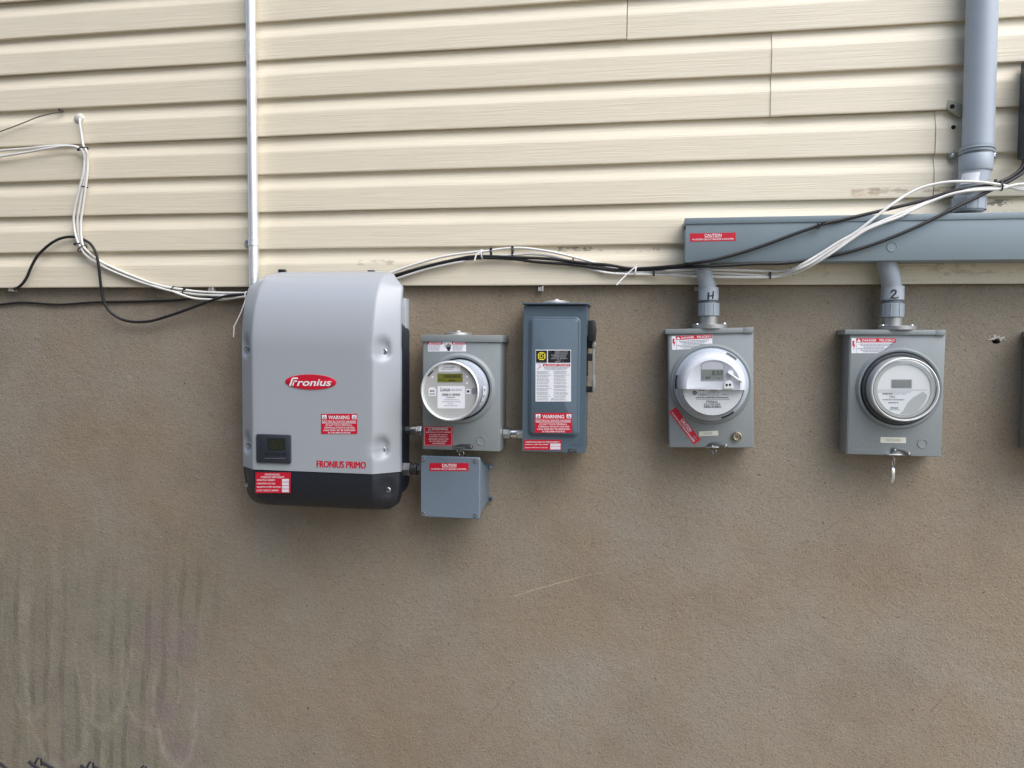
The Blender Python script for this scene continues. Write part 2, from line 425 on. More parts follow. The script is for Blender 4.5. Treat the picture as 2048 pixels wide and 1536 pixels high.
# ------------------------------------------------------------------ flat print
def text_polys(s, bold=.0, shear=0.0, space=1.0):
    cu = bpy.data.curves.new('lettering', 'FONT'); cu.body = s; cu.size = 1; cu.offset = bold; cu.shear = shear
    cu.space_character = space; cu.resolution_u = 3; cu.fill_mode = 'FRONT'
    ob = bpy.data.objects.new('lettering', cu)
    me = bpy.data.meshes.new_from_object(ob)
    vs_ = [(v.co.x, v.co.y) for v in me.vertices]; fs = [tuple(p.vertices) for p in me.polygons]
    bpy.data.objects.remove(ob); bpy.data.curves.remove(cu); bpy.data.meshes.remove(me)
    return vs_, fs
class Print:
    """things printed on a flat face at distance d; all positions in photo pixels, turned by rot about the middle"""
    def __init__(s, parent, d, mid=None, rot=0.0):
        s.parent = parent; s.d = d; s.rot = R(rot); s.g = {}
        s.mid = W(*mid, d) if mid else None
    def pt(s, x, y, lay=0.0):
        p = W(x, y, s.d); 
        if s.rot:
            q = p-s.mid; c, k = math.cos(s.rot), math.sin(s.rot)
            p = s.mid+Vector((q.x*c-q.z*k, 0, q.x*k+q.z*c))
        p.y = -(s.d+lay); return p
    MERGE = ('emblem', 'border', 'rating_box', 'small_print', 'barcode', 'hand_symbol', 'window_frame')
    n = 0
    def bm(s, name, mat, new=True):
        if name in s.MERGE: return s.g.setdefault((name, mat, 0), NB())
        if new: Print.n += 1
        return s.g.setdefault((name, mat, Print.n), NB())
    def poly(s, pts, mat, name='symbol', lay=.0004, new=True):
        b = s.bm(name, mat, new); b.faces.new([b.verts.new(s.pt(x, y, lay)) for x, y in reversed(pts)])
    def rect(s, x0, y0, x1, y1, mat, name='symbol', lay=.0004):
        s.poly([(x0, y0), (x1, y0), (x1, y1), (x0, y1)], mat, name, lay)
    def disc(s, x, y, r, mat, name='symbol', lay=.0004, ry=None, n=20):
        s.poly([(x+r*math.cos(2*math.pi*k/n), y+(ry or r)*math.sin(2*math.pi*k/n)) for k in range(n)], mat, name, lay)
    def line(s, pts, w, mat, name='symbol', lay=.0006):
        s.bm(name, mat); k_ = 0
        for (xa, ya), (xb, yb) in zip(pts, pts[1:]):
            L = math.hypot(xb-xa, yb-ya) or 1; nx, ny = -(yb-ya)/L*w/2, (xb-xa)/L*w/2
            s.poly([(xa-nx, ya-ny), (xb-nx, yb-ny), (xb+nx, yb+ny), (xa+nx, ya+ny)], mat, name, lay+.00003*k_, False); k_ += 1
    def text(s, st, x0, y0, x1, y1, mat='print_white', bold=.012, shear=0.0, name='lettering', lay=.0008, space=1.0, slope=0.0):
        vs_, fs = text_polys(st, bold, shear, space)
        if not vs_: return
        ax, bx = min(v[0] for v in vs_), max(v[0] for v in vs_); ay, by = min(v[1] for v in vs_), max(v[1] for v in vs_)
        b = s.bm(name, mat); nv = []
        for x, y in vs_:
            u = (x-ax)/(bx-ax); v = (y-ay)/(by-ay)
            nv.append(b.verts.new(s.pt(x0+(x1-x0)*u, y1+(y0-y1)*v+slope*u, lay)))
        for f in fs:
            try: b.faces.new([nv[i] for i in f])
            except ValueError: pass
    def greek(s, x0, y0, x1, y1, mat='print_grey', name='small_print', lay=.0006):
        x = x0
        while x < x1-.5:
            wd = min(random.uniform(2, 6)*max(.6, (y1-y0)), x1-x)
            s.rect(x, y0, x+wd, y1, mat, name, lay); x += wd+.9
    def bars(s, x0, y0, x1, y1, mat='print_black', name='barcode'):
        x = x0
        while x < x1:
            wd = random.choice((.5, .8, 1.2)); s.rect(x, y0, min(x+wd, x1), y1, mat, name, .0006); x += wd+random.choice((.5, .8, 1.1))
    def done(s):
        for (name, mat, _), b in s.g.items():
            if not b.verts: b.free(); continue
            o = part(name, b, mat, s.parent, smooth=False)
            if name in ('small_print', 'barcode', 'hand_symbol'): o['kind'] = 'stuff'
def sticker(parent, name, x0, y0, x1, y1, d, mat, rot=0.0, label=None, outline=None, thick=.0005):
    """a backing sheet plus a Print to draw on it"""
    pr = Print(None, d+thick, ((x0+x1)/2, (y0+y1)/2), rot)
    pts = outline or [(x0, y0), (x1, y0), (x1, y1), (x0, y1)]
    P = [pr.pt(x, y) for x, y in reversed(pts)]
    b = NB(); prism(b, [(p.x, p.z) for p in P], -(d-.0002), -(d+thick))
    o = part(name, b, mat, parent, label, smooth=False)
    pr.parent = o
    return o, pr
FND = -.025                            # the foundation face lies this far behind the siding plane

# ================================================================== SETTING
b = NB(); v = [b.verts.new(p) for p in ((-60, -60, 0), (60, -60, 0), (60, 60, 0), (-60, 60, 0))]; b.faces.new(v)
o = part('ground', b, 'ground_soil', smooth=False); o['kind'] = 'structure'

NHX, NHY, NHH = 1.0, -4.4, 5.4
plain('shade_house_siding', srgb(132, 130, 126), .7)
plain('roof_shingle', srgb(70, 66, 62), .9)
# foundation wall, with the broken-out hole on the right
XL, XR = -5.0, 5.0
fw = thing('foundation_wall', 'rough tan stuccoed concrete foundation wall below the cream siding', 'wall', (0, .025, 0))
b = NB(); hc = W(1992, 683, FND); rp = mpp(1992, 683, FND)
hole = []
for k in range(14):
    a = 2*math.pi*k/14; rr = (8.2+random.uniform(-1.2, 1.6))*rp
    hole.append((hc.x+rr*1.05*math.cos(a), hc.z+rr*.72*math.sin(a)))
corners = [(XL, -.2), (XR, -.2), (XR, ZS+.06), (XL, ZS+.06)]
yf = .025
hv = [b.verts.new((x, yf, z)) for x, z in hole]
cv = [b.verts.new((x, yf, z)) for x, z in corners]
es = [b.edges.new((hv[i], hv[(i+1) % 14])) for i in range(14)]+[b.edges.new((cv[i], cv[(i+1) % 4])) for i in range(4)]
bmesh.ops.triangle_fill(b, use_beauty=True, use_dissolve=False, edges=es, normal=(0, -1, 0))
for f in list(b.faces):
    f.normal_update()
    if f.normal.y > 0: f.normal_flip()
hb = [b.verts.new((hc.x+(x-hc.x)*.75, yf+.05, hc.z+(z-hc.z)*.75)) for x, z in hole]
for i in range(14): b.faces.new((hv[(i+1) % 14], hv[i], hb[i], hb[(i+1) % 14]))
b.faces.new(hb)
part('wall_face', b, 'foundation_stucco', fw, smooth=False)
b = NB(); box(b, XL, XR, .10, .30, -.2, ZS+.05)
part('wall_core', b, 'sheathing', fw, smooth=False)
b = NB()
for k in range(44):
    a = random.uniform(R(0), R(170)); rr = random.uniform(.8, 2.1)*8*rp
    c = Vector((hc.x+rr*1.15*math.cos(a), yf-.001, hc.z+rr*.62*math.sin(a)+.003))
    s_ = random.uniform(.7, 2.3)*rp
    mt = Matrix.Translation(c) @ Matrix.Rotation(random.uniform(0, 3), 4, 'Y') @ Matrix.Diagonal((s_*random.uniform(1, 2.4), s_*.6, s_*.7, 1))
    bmesh.ops.create_icosphere(b, subdivisions=1, radius=1, matrix=mt)
part('plaster_chip', b, 'plaster_chip', fw, 'pale broken plaster crumbs above the hole', smooth=False)['kind'] = 'stuff'
b = NB(); z_ = hc.z-.004
lathe(b, (hc.x, yf+.04, hc.z), (0, -1, 0), [(0, 0), (rp*7, 0), (rp*7, .0005)], 14)
part('hole_bottom', b, 'hole_dark', fw, smooth=False)

# siding: every panel is a piece two courses high
EXP = .1143
sw = thing('siding_wall', 'cream wood-grain vinyl lap siding above the foundation', 'wall', (0, 0, ZS))
COURSE = [(.0105, .0008), (.0024, -.0008), (.0007, .0000), (.0, .0016), (.0001, .005), (.0004, .061), (.0005, .0658), (.0009, .0680), (.0028, .0745), (.0058, .0825), (.0088, .0905), (.0106, .0965), (.0116, .1020), (.0122, .1125)]
def siding_panel(x0, x1, k, proud=0.0, seed=0):
    rnd = random.Random(seed)
    prof = []
    for c in (0, 1): prof += [(y, z+c*EXP) for y, z in COURSE]
    prof.append((.0124, 2*EXP+.012))
    n = max(2, int((x1-x0)/.09)); b = NB(); cols = []
    ph = [rnd.uniform(0, 6.28) for _ in range(6)]
    for i in range(n+1):
        x = x0+(x1-x0)*i/n
        wy = .0009*math.sin(x*3.1+ph[0])+.0006*math.sin(x*8.3+ph[1])
        wz = .0009*math.sin(x*2.3+ph[2])+.0005*math.sin(x*7.1+ph[3])
        cols.append([b.verts.new((x, y-proud+wy*(1.0 if y < .011 else .25), ZS+k*EXP+z+wz)) for y, z in prof])
    for p, q in zip(cols, cols[1:]):
        for i in range(len(prof)-1): b.faces.new((p[i], q[i], q[i+1], p[i+1]))
    for cset, fl in ((cols[0], 1), (cols[-1], 0)):          # the cut ends have an edge
        back = [b.verts.new((v.co.x, v.co.y+.0022, v.co.z)) for v in cset]
        for i in range(len(prof)-1):
            q = (cset[i], cset[i+1], back[i+1], back[i])
            b.faces.new(q if fl else tuple(reversed(q)))
    return part('siding_panel', b, 'vinyl_siding', sw, ang=28)
def sx(px, py): return W(px, py, 0).x
XA, XB = -4.2, 4.2
seams = {0: None, 2: sx(1870, 310), 4: sx(1543, 146), 6: sx(1255, 40), 8: sx(-400, 0), 10: sx(900, 0), 12: sx(1700, 0), 14: sx(300, 0)}
for k, s_ in seams.items():
    if s_ is None: siding_panel(XA, XB, k, 0, k)
    else:
        siding_panel(XA, s_+(-.0022 if k == 6 else .03), k, 0, k); siding_panel(s_, XB, k, 0 if k == 6 else .0021, k+1)
b = NB(); box(b, XA, XB, .0245 if 0 else .030, .05, ZS-.004, ZS+16*EXP)
part('sheathing_board', b, 'sheathing', sw, smooth=False)
# unseen house added behind the camera to shade the left of the wall
nh = thing('added_shade_house', 'unseen house added behind the camera to shade the left of the wall', 'house', (NHX-6, -8, 0))
b = NB(); box(b, NHX-13, NHX, -13, NHY, -.1, NHH); part('wall', b, 'shade_house_siding', nh, smooth=False)
b = NB(); prism(b, [(NHX-13.4, NHH-.05), (NHX+.4, NHH-.05), (NHX+.4, NHH+.12), (NHX-6.5, NHH+1.6), (NHX-13.4, NHH+.12)], -13.4, NHY+.35); part('roof', b, 'roof_shingle', nh, smooth=False)
# ================================================================== OBJECTS
def hexnut(bm, c, axis, r, h0, h1, seg=6):
    lathe(bm, c, axis, [(0, h0), (r*.93, h0), (r, h0+(h1-h0)*.12), (r, h1-(h1-h0)*.12), (r*.93, h1), (0, h1)], seg)
def screw(parent, px, py, d, rpx, mat='steel_screw', name='screw', h=.0035):
    r = rpx*mpp(px, py, d); c = W(px, py, d); b = NB()
    lathe(b, c, (0, -1, 0), [(0, -.004), (r, -.004), (r, h*.45), (r*.86, h*.85), (r*.5, h), (r*.46, h*.35), (0, h*.35)], 16)
    return part(name, b, mat, parent)

# ---- galvanised conduit climbing the siding
p0 = W(501.5, 0, .022); p1 = W(509, 620, .022)
cx = (p0.x+p1.x)/2
st = thing('steel_conduit', 'shiny galvanised steel conduit running up the siding from behind the inverter', 'conduit', (p1.x, -.022, p1.z))
b = NB(); dx = (p0-p1); top = p1+dx*((ZS+16*EXP-p1.z)/dx.z)
tube(b, [p1+(top-p1)*t for t in (0, .25, .5, .75, 1)], .0147, 24)
part('pipe', b, 'galvanised', st)
c = W(507.3, 484.5, .022); b = NB()
lathe(b, c-Vector((0, 0, .0105)), (0, 0, 1), [(.0149, 0), (.0163, 0), (.0166, .0015), (.0163, .003), (.0163, .018), (.0166, .0195), (.0163, .021), (.0149, .021)], 28)
sb = part('strap', b, 'galvanised', st)
b = NB(); e = W(495, 485, .004); rr = 7*mpp(495, 485, .004)
prism(b, [(c.x-.006, e.z-rr), (c.x-.006, e.z+rr), (e.x, e.z+rr), (e.x-rr*.8, e.z+rr*.5), (e.x-rr, e.z), (e.x-rr*.8, e.z-rr*.5), (e.x, e.z-rr)][::-1], .004, -.004)
part('strap_ear', b, 'galvanised', sb); screw(sb, 495, 485, .005, 4.2)
# ---- siding clips peeping out below the bottom edge
for x, y, l in ((21, 578, 'small white siding clip at the foot of the looping black cable'), (421, 577, 'small white clip under the siding left of the steel conduit'),
                (1081, 577.5, 'small white clip under the siding above the disconnect switch'), (1394, 577, 'small grey clip under the siding beside the conduit marked H')):
    b = NB(); pxbox(b, x-5, y-4, x+5, y+4.5, -.02, -.006, .0008); pxbox(b, x+3, y-6, x+5, y+5, -.02, -.002, .0004)
    single('siding_clip', b, 'clip_plastic', l, 'clip', 'clips under the siding edge')

# ---- inverter
FI, SI = .168, .113                     # front and side-edge distance from the siding plane
x_m = W(623.5, 820, FI).x               # middle line
wf = (W(744, 820, FI).x-W(503, 820, FI).x)/2; ws = (W(799, 820, SI).x-W(482.5, 820, SI).x)/2
#print('inverter', wf, ws, x_m, (W(799, 820, SI).x+W(482.5, 820, SI).x)/2)
zt = W(640, 543.5, .03).z; zc = W(640, 700, FI).z; zb = W(623, 943.5, FI).z; zlow = W(640, 1013, .085).z
inv = thing('inverter', 'large pale grey solar inverter with dark base hanging at the siding edge', 'inverter', (x_m, .025, zlow))
def profile(hw_f, hw_s, f, s, back, r=.006):
    """cross-section from left rear round the front to right rear, corners rounded; (x, d)"""
    P = [(-hw_s, back), (-hw_s, s), (-hw_f, f), (hw_f, f), (hw_s, s), (hw_s, back)]
    out = [P[0]]
    for i in range(1, 5):
        a, p, c = Vector(P[i-1]), Vector(P[i]), Vector(P[i+1])
        la, lc = (a-p).length, (c-p).length
        q = min(r, la*.45, lc*.45); A = p+(a-p).normalized()*q if la > 1e-9 else p; C = p+(c-p).normalized()*q if lc > 1e-9 else p
        for k in range(5):
            t = k/4; out.append(tuple((1-t)**2*A+2*t*(1-t)*p+t*t*C))
    out.append(P[5])
    res = [out[0]]                       # subdivide evenly for the dimples
    cnt = [2]+[1]*4+[18]+[1]*4+[20]+[1]*4+[18]+[1]*4+[2]
    for (a, c, n) in zip(out, out[1:], cnt):
        for k in range(1, n+1): res.append((a[0]+(c[0]-a[0])*k/n, a[1]+(c[1]-a[1])*k/n))
    return res
def dimple_pts(lst):
    return [(W(px, py, dd), sx_) for px, py, dd, sx_ in lst]
def cover_loft(rows, dimples, name, mat, cap_top=True, cap_bot=True):
    b = NB(); R_ = []
    for z, f, s, hf, hs, back in rows:
        ring = []
        for x, d in profile(hf, hs, f, s, back):
            p = Vector((x_m+x, -d, z))
            for c, amp in dimples:
                dx_, dz_ = (p.x-c.x), (p.z-c.z)
                g = math.exp(-((dx_/.017)**2+((dz_-(.010 if dz_ > 0 else -.004))/(.024 if dz_ > 0 else .017))**2)**1.4)
                p.y += amp*g
            ring.append(b.verts.new(p))
        R_.append(ring)
    for p, q in zip(R_, R_[1:]):
        for i in range(len(p)-1): b.faces.new((p[i], p[i+1], q[i+1], q[i]))
    if cap_top: b.faces.new(R_[-1])
    if cap_bot: b.faces.new(list(reversed(R_[0])))
    return part(name, b, mat, inv, ang=40)
rows = []
N1 = 70
for i in range(N1+1):
    z = zb+(zc-zb)*i/N1; rows.append((z, FI, SI, wf, ws, SI-.014))
N2 = 34
hcut = (W(790, 549, .03).z-W(790, 583, .03).z)
for i in range(1, N2+1):
    a = R(90*i/N2); k = (1-math.cos(a))
    z = zc+(zt-.008-zc)*math.sin(a)
    f = FI-(FI-.040)*k; s = min(SI, SI-(SI-.022)*k**1.1); s = min(s, f-.012)
    top_ = zt-z; hs = ws
    hs = ws-.012*k
    if top_ < hcut: hs = ws-.012*k-.046*(1-top_/hcut)
    rows.append((z, f, s, min(wf, hs-.004), hs, s-.010))
rows.append((zt-.003, .034, .018, wf-.006, ws-.060, .008)); rows.append((zt, .024, .012, wf-.02, wf-.014, .006))
dm = dimple_pts([(768, 703, .132, 1), (766, 898, .132, 1), (493, 697, .132, 1), (497, 889, .132, 1)])
cov = cover_loft(rows, [(c, .017) for c, _ in dm], 'cover', 'inverter_cover')
rows = []
N3 = 22
for i in range(N3+1):
    t = i/N3; a = R(90*t); z = zb-.0022-(zb-.0022-zlow)*math.sin(a)
    k = 1-math.cos(a); f = FI-.001-.085*k**1.3; s = min(SI-.001-.02*k, f-.008); hs = ws-.001-.060*k**1.5
    rows.append((z, f, s, min(wf-.001-.02*k, hs-.006), hs, s-.02-.04*k))
rows.reverse()
dm2 = dimple_pts([(777, 979, .12, 1), (492, 969, .12, 1)])
low = cover_loft(rows, [(c, .008) for c, _ in dm2], 'base_cover', 'inverter_dark')
# dark body behind the cover, its heat sink fins and the wall bracket
b = NB(); cx0, cx1 = x_m-ws+.010, x_m+ws-.012
loft_outlines(b, [(rrect(cx0, cx1, zlow+.03, W(640, 640, .03).z, .04), .012), (rrect(cx0, cx1, zlow+.03, W(640, 640, .03).z, .04), -.060), (rrect(cx0+.004, cx1-.004, zlow+.035, W(640, 645, .03).z, .04), -SI+.016)])
part('chassis', b, 'inverter_chassis', inv)
b = NB(); box(b, x_m-ws+.02, W(815, 640, -.005).x, -.012, .024, W(815, 705, .0).z, W(815, 597, 0).z, .002)
part('wall_bracket', b, 'bracket_white', inv)
for x, y in ((562, 541.5), (741, 543.5)):
    b = NB(); pxbox(b, x-6, y-3, x+6, y+5, .0, .016, .0008); part('bracket_hook', b, 'inverter_dark', inv)
for x, y, dd, r in ((769, 703, .131, 5), (766, 899, .131, 5), (494, 697, .128, 4.6), (498, 889, .128, 4.6), (776, 980, .127, 5), (494, 970, .127, 3.6)):
    screw(inv, x, y, dd, r*1.12, 'zinc_fitting')
b = NB(); a, bb, u, t = pxrect(512, 869, 581, 926.5, FI+.006)
loft_outlines(b, [(rrect(a, bb, u, t, .006), -FI+.002), (rrect(a, bb, u, t, .006), -FI-.0045), (rrect(a+.002, bb-.002, u+.002, t-.002, .005), -FI-.006)])
dp = part('display', b, 'display_plastic', inv)
pr = Print(dp, FI+.0061)
pr.rect(534, 876, 571, 901, 'display_glass', 'screen', .0003); pr.rect(540, 880, 567, 898, 'lcd_segment', 'screen_area', .0005)
for k in range(3): pr.disc(521.5, 881+k*6.5, 1.4, 'print_black', 'status_light')
for k in range(4): pr.rect(530+k*11.5, 905, 538+k*11.5, 911, 'inverter_dark', 'button', .0006)
pr.greek(530, 916, 571, 917, 'print_grey'); pr.text('15:27', 545, 884, 562, 893, 'lcd_grey', 0.0) if 0 else None
pr.done()
# badge
b = NB(); c = W(621.5, 764, FI); rx = 51*mpp(621, 764, FI); rz = 14.3*mpp(621, 764, FI)
lathe(b, c, (0, -1, 0), [(1, 0), (1, .0012), (.98, .0018), (0, .0018)], 56, sx=rx, sy=rz)
bd = part('badge', b, 'print_red', inv)
pr = Print(bd, FI+.0019); pr.text('ronius', 594, 758.5, 663, 772, 'print_white', .018, .25)
pr.line([(596, 756.5), (585.5, 756.5), (580, 771.5)], 3.2, 'print_white', 'lettering'); pr.line([(594, 762.3), (587.5, 762.3)], 2.8, 'print_white', 'lettering'); pr.line([(588.5, 762), (585.3, 771.5)], 2.4, 'print_white', 'lettering')
pr.done()
pr = Print(inv, FI)
Print.MERGE += ('name_lettering',)
for q in (0, .7, 1.4): pr.text('FRONIUS PRIMO', 633+q, 921, 731+q, 934.5, 'print_red', 0, 0, 'name_lettering', .0005+q*.00008, slope=2.6)
pr.done()
def warn_icon(pr, x0, y0, x1, y1):
    pr.rect(x0, y0, x1, y1, 'print_white'); m_ = (x0+x1)/2
    pr.poly([(m_, y0+1), (x1-1, y1-1.2), (x0+1, y1-1.2)], 'print_grey', 'symbol', .0007)
    pr.line([(m_, y0+3.2), (m_-.8, y0+5), (m_+.8, y0+5), (m_, y1-2)], .9, 'print_white', 'symbol', .0010)
def warning_label(parent, x0, y0, x1, y1, d, sl=0):
    o, pr = sticker(parent, 'warning_label', x0, y0, x1, y1, d, 'print_red')
    w_ = x1-x0; h = y1-y0; X_ = lambda f: x0+f*w_; Y_ = lambda f: y0+f*h
    warn_icon(pr, X_(.03), Y_(.06), X_(.155), Y_(.27)); warn_icon(pr, X_(.855), Y_(.06), X_(.98), Y_(.27))
    pr.text('WARNING', X_(.205), Y_(.09), X_(.79), Y_(.275), bold=.018)
    pr.text('ELECTRICAL SHOCK HAZARD', X_(.03), Y_(.335), X_(.97), Y_(.435), bold=.010)
    pr.rect(X_(.03), Y_(.455), X_(.97), Y_(.475), 'print_white')
    for k, (s_, a, c) in enumerate((('DO NOT TOUCH TERMINALS.', .13, .87), ('TERMINALS ON BOTH LINE AND', .09, .93), ('LOAD SIDES MAY BE ENERGIZED', .07, .95), ('IN THE OPEN POSITION', .20, .81))):
        pr.text(s_, X_(a), Y_(.52+k*.125), X_(c), Y_(.605+k*.125), bold=.010)
    pr.done(); return o
warning_label(inv, 642, 827.5, 714.5, 868, FI)
o, pr = sticker(inv, 'disconnect_label', 511, 945, 581, 986, FI-.0005, 'print_red')
for s_, a, y, c in (('PHOTOVOLTAIC', 530, 947.2, 560), ('SYSTEM DC DISCONNECT', 522, 952.5, 569)): pr.text(s_, a, y, c, y+3.8, bold=.010)
for k, (s_, c) in enumerate((('OPERATING CURRENT:', 551), ('OPERATING VOLTAGE:', 551), ('MAXIMUM SYSTEM VOLTAGE:', 562), ('SHORT CIRCUIT CURRENT:', 558))):
    pr.text(s_, 514, 958.5+k*6.9, c, 961.8+k*6.9, bold=.010); pr.rect(564, 957.8+k*6.9, 578, 963.6+k*6.9, 'print_pale_blank', 'blank_field')
pr.done()

# ---- metal fittings between the boxes
def fitting(name, y, d, segs, label, mats, cat='conduit fitting'):
    """segs: (name, x0, x1, r_px, sides, material)"""
    c0 = W(segs[0][1], y, d)
    t = thing(name, label, cat, (c0.x, c0.y, c0.z-.02))
    for nm, xa, xb, rpx, sides, mt in segs:
        b = NB(); A = W(xa, y, d); B = W(xb, y, d); r = rpx*mpp(xa, y, d); L = B.x-A.x
        lathe(b, (A.x, A.y, c0.z), (1, 0, 0), [(0, 0), (r*.9, 0), (r, min(.0015, L*.2)), (r, L-min(.0015, L*.2)), (r*.9, L), (0, L)], sides)
        part(nm, b, mt, t, ang=30)
    return t
fitting('conduit_fitting', 860, .02, [('pipe', 806, 824, 7, 24, 'zinc_fitting'), ('nut', 812, 822, 8.5, 6, 'dark_fitting'), ('collar', 823, 834, 9, 24, 'zinc_fitting'), ('locknut', 834, 846, 10, 6, 'bright_steel')],
        'short silver conduit fitting joining the inverter to the round black and gold lettered meter box'.replace('round black and gold lettered ', 'left-hand '), None)
fitting('conduit_fitting', 866.5, .02, [('locknut', 1000, 1007, 14, 6, 'dark_fitting'), ('coupling', 1007, 1022, 12, 8, 'zinc_fitting'), ('pipe', 1022, 1036, 8.5, 24, 'bright_steel'), ('nut', 1034, 1048, 11, 8, 'zinc_fitting')],
        'silver conduit coupling between the left-hand meter box and the disconnect switch', None)
fitting('cable_gland', 937, .03, [('flange', 800, 806, 16, 24, 'dark_fitting'), ('nut', 806, 823, 14, 6, 'zinc_fitting'), ('ring', 823, 829, 10.5, 24, 'dark_fitting'), ('collar', 829, 836, 11.5, 24, 'dark_fitting'), ('locknut', 836, 848, 10, 6, 'dark_fitting')],
        'dark grey cable gland joining the inverter base to the small junction box', None, 'cable gland')

# ---- meter sockets
def arc_poly(cx, cz, r, a0, a1, n=10):
    return [(cx+r*math.cos(R(a0+(a1-a0)*k/n)), cz+r*math.sin(R(a0+(a1-a0)*k/n))) for k in range(n+1)]
def socket(front, lip, ring, d, label, seam=None, group='meter sockets on the foundation wall'):
    x0, y0, x1, y1 = front; a, bb, u, t_ = pxrect(*front, d)
    t = thing('meter_socket', label, 'meter box', ((a+bb)/2, .025, u), group)
    b = NB(); box(b, a, bb, -d, .025, u, t_-.001, .0022); enc = part('enclosure', b, 'grey_enclosure_paint', t)
    # cover sheet, folded, standing 1.5 mm proud at front
    b = NB(); box(b, a+.003, bb-.003, -d-.0016, -d+.001, u+.0015, t_-.016, .0008); cv_ = part('cover', b, 'grey_enclosure_paint', t)
    la, lb, lu, lt = pxrect(*lip, d+.006)
    b = NB(); box(b, la, lb, -d-.0062, .0255, lu, lt, .0016); lp = part('drip_lip', b, 'grey_enclosure_lip', t)
    if seam:
        b = NB(); xs = W(seam, lip[1], d+.006).x; box(b, xs, lb+.0006, -d-.0070, .0, lu-.0006, lt+.0006, .0008); part('lip_tab', b, 'grey_enclosure_lip', t)
    rx_, ry_, ro, ri = ring; c = W(rx_, ry_, d); k = mpp(rx_, ry_, d); ro *= k; ri *= k
    b = NB(); lathe(b, c, (0, -1, 0), [(ro, .0010), (ro-.0015, .0040), (ro-.006, .0085), (ro-(ro-ri)*.55, .0105), (ri+.002, .0100), (ri, .0085), (ri, .0018)], 72)
    part('ring', b, 'grey_enclosure_paint', t)
    b = NB(); lathe(b, c, (0, -1, 0), [(0, .0018), (ri+.001, .0018)], 48); part('socket_opening', b, 'socket_dark', t, smooth=False)
    return t, c, (a, bb, u, t_)
def knockout(t, x, y, r, d):
    c = W(x, y, d); r *= mpp(x, y, d); b = NB()
    lathe(b, c, (0, -1, 0), [(r, .0), (r-.0004, .0016), (r-.0014, .0017), (r-.0022, .0004), (0, .0003)], 32)
    return part('knockout', b, 'grey_enclosure_paint' if t.name.startswith('meter') else 'wireway_paint', t)
def hasp(t, pts, rivets, plate, d, ring=None):
    b = NB(); P = [W(x, y, d+.003) for x, y in pts]
    prism(b, [(p.x, p.z) for p in reversed(P)], -d, -d-.003, .0006); h = part('hasp', b, 'hasp_steel', t)
    b = NB(); pxbox(b, *plate, d-.01, d+.012, .0004); part('hasp_plate', b, 'bright_steel', h)
    for x, y, r in rivets: screw(h, x, y, d+.0035, r, 'bright_steel', 'rivet', .002)
    if ring:
        b = NB(); k = mpp(ring[0][0], ring[0][1], d+.006)
        for rx_, ry_, rr in ring:
            c = W(rx_, ry_, d+.006); tube(b, [c+Vector((rr*k*math.cos(a), .002*math.sin(a), rr*k*math.sin(a))) for a in [2*math.pi*i/18 for i in range(19)]], .0011, 6)
        part('seal_ring', b, 'hasp_steel', h)
    return h
def hub_cap(t, x, y, r, d, h=.010):
    c = W(x, y, d); k = mpp(x, y, d); b = NB()
    lathe(b, c, (0, 0, 1), [(r*k*1.12, -.004), (r*k*1.12, .0), (r*k, .003), (r*k*.96, h*.8), (r*k*.5, h), (0, h)], 32)
    lathe(b, c+Vector((0, 0, h)), (0, 0, 1), [(r*k*.3, -.001), (r*k*.26, .004), (0, .005)], 16)
    return part('hub_cap', b, 'cast_metal', t)
def danger_label(t, x0, y0, x1, y1, d, rot=0, cut=None):
    o, pr = sticker(t, 'danger_label', x0, y0, x1, y1, d, 'print_white', rot, outline=cut)
    w_ = x1-x0; h = y1-y0; X_ = lambda f: x0+f*w_; Y_ = lambda f: y0+f*h
    pr.poly([(X_(.025), Y_(.18)), (X_(.07), Y_(.18)), (X_(.055), Y_(.42)), (X_(.085), Y_(.42)), (X_(.045), Y_(.82)), (X_(.05), Y_(.52)), (X_(.018), Y_(.52))], 'print_red')
    pr.rect(X_(.11), Y_(0.01), X_(.995), Y_(.29), 'print_red')
    pr.poly([(X_(.165), Y_(.06)), (X_(.215), Y_(.25)), (X_(.115), Y_(.25))], 'print_white', 'symbol', .0007)
    pr.text('DANGER', X_(.235), Y_(.07), X_(.56), Y_(.235), bold=.010); pr.text('PELIGRO', X_(.63), Y_(.07), X_(.965), Y_(.235), bold=.010)
    for k, (a, c) in enumerate(((.18, .93), (.22, .86), (.27, .80), (.13, .97 if not cut else .80), (.20, .92 if not cut else .74), (.26, .82 if not cut else .68))):
        if cut and k < 3: c -= .03*k
        pr.greek(X_(a), Y_(.38+k*.10), X_(c), Y_(.42+k*.10), 'print_grey')
    pr.line([(X_(.108), Y_(.0)), (X_(.108), Y_(1))], .5, 'print_grey'); pr.done()
def caution_label(t, x0, y0, x1, y1, d, rot=0):
    o, pr = sticker(t, 'caution_label', x0, y0, x1, y1, d, 'print_red', rot)
    w_ = x1-x0; h = y1-y0; X_ = lambda f: x0+f*w_; Y_ = lambda f: y0+f*h
    pr.text('CAUTION', X_(.32), Y_(.10), X_(.69), Y_(.46), bold=.018); pr.rect(X_(.32), Y_(.50), X_(.69), Y_(.54), 'print_white')
    pr.text('PV SYSTEM CIRCUIT BREAKER IS BACKFED', X_(.05), Y_(.66), X_(.95), Y_(.86), bold=.010); pr.done()

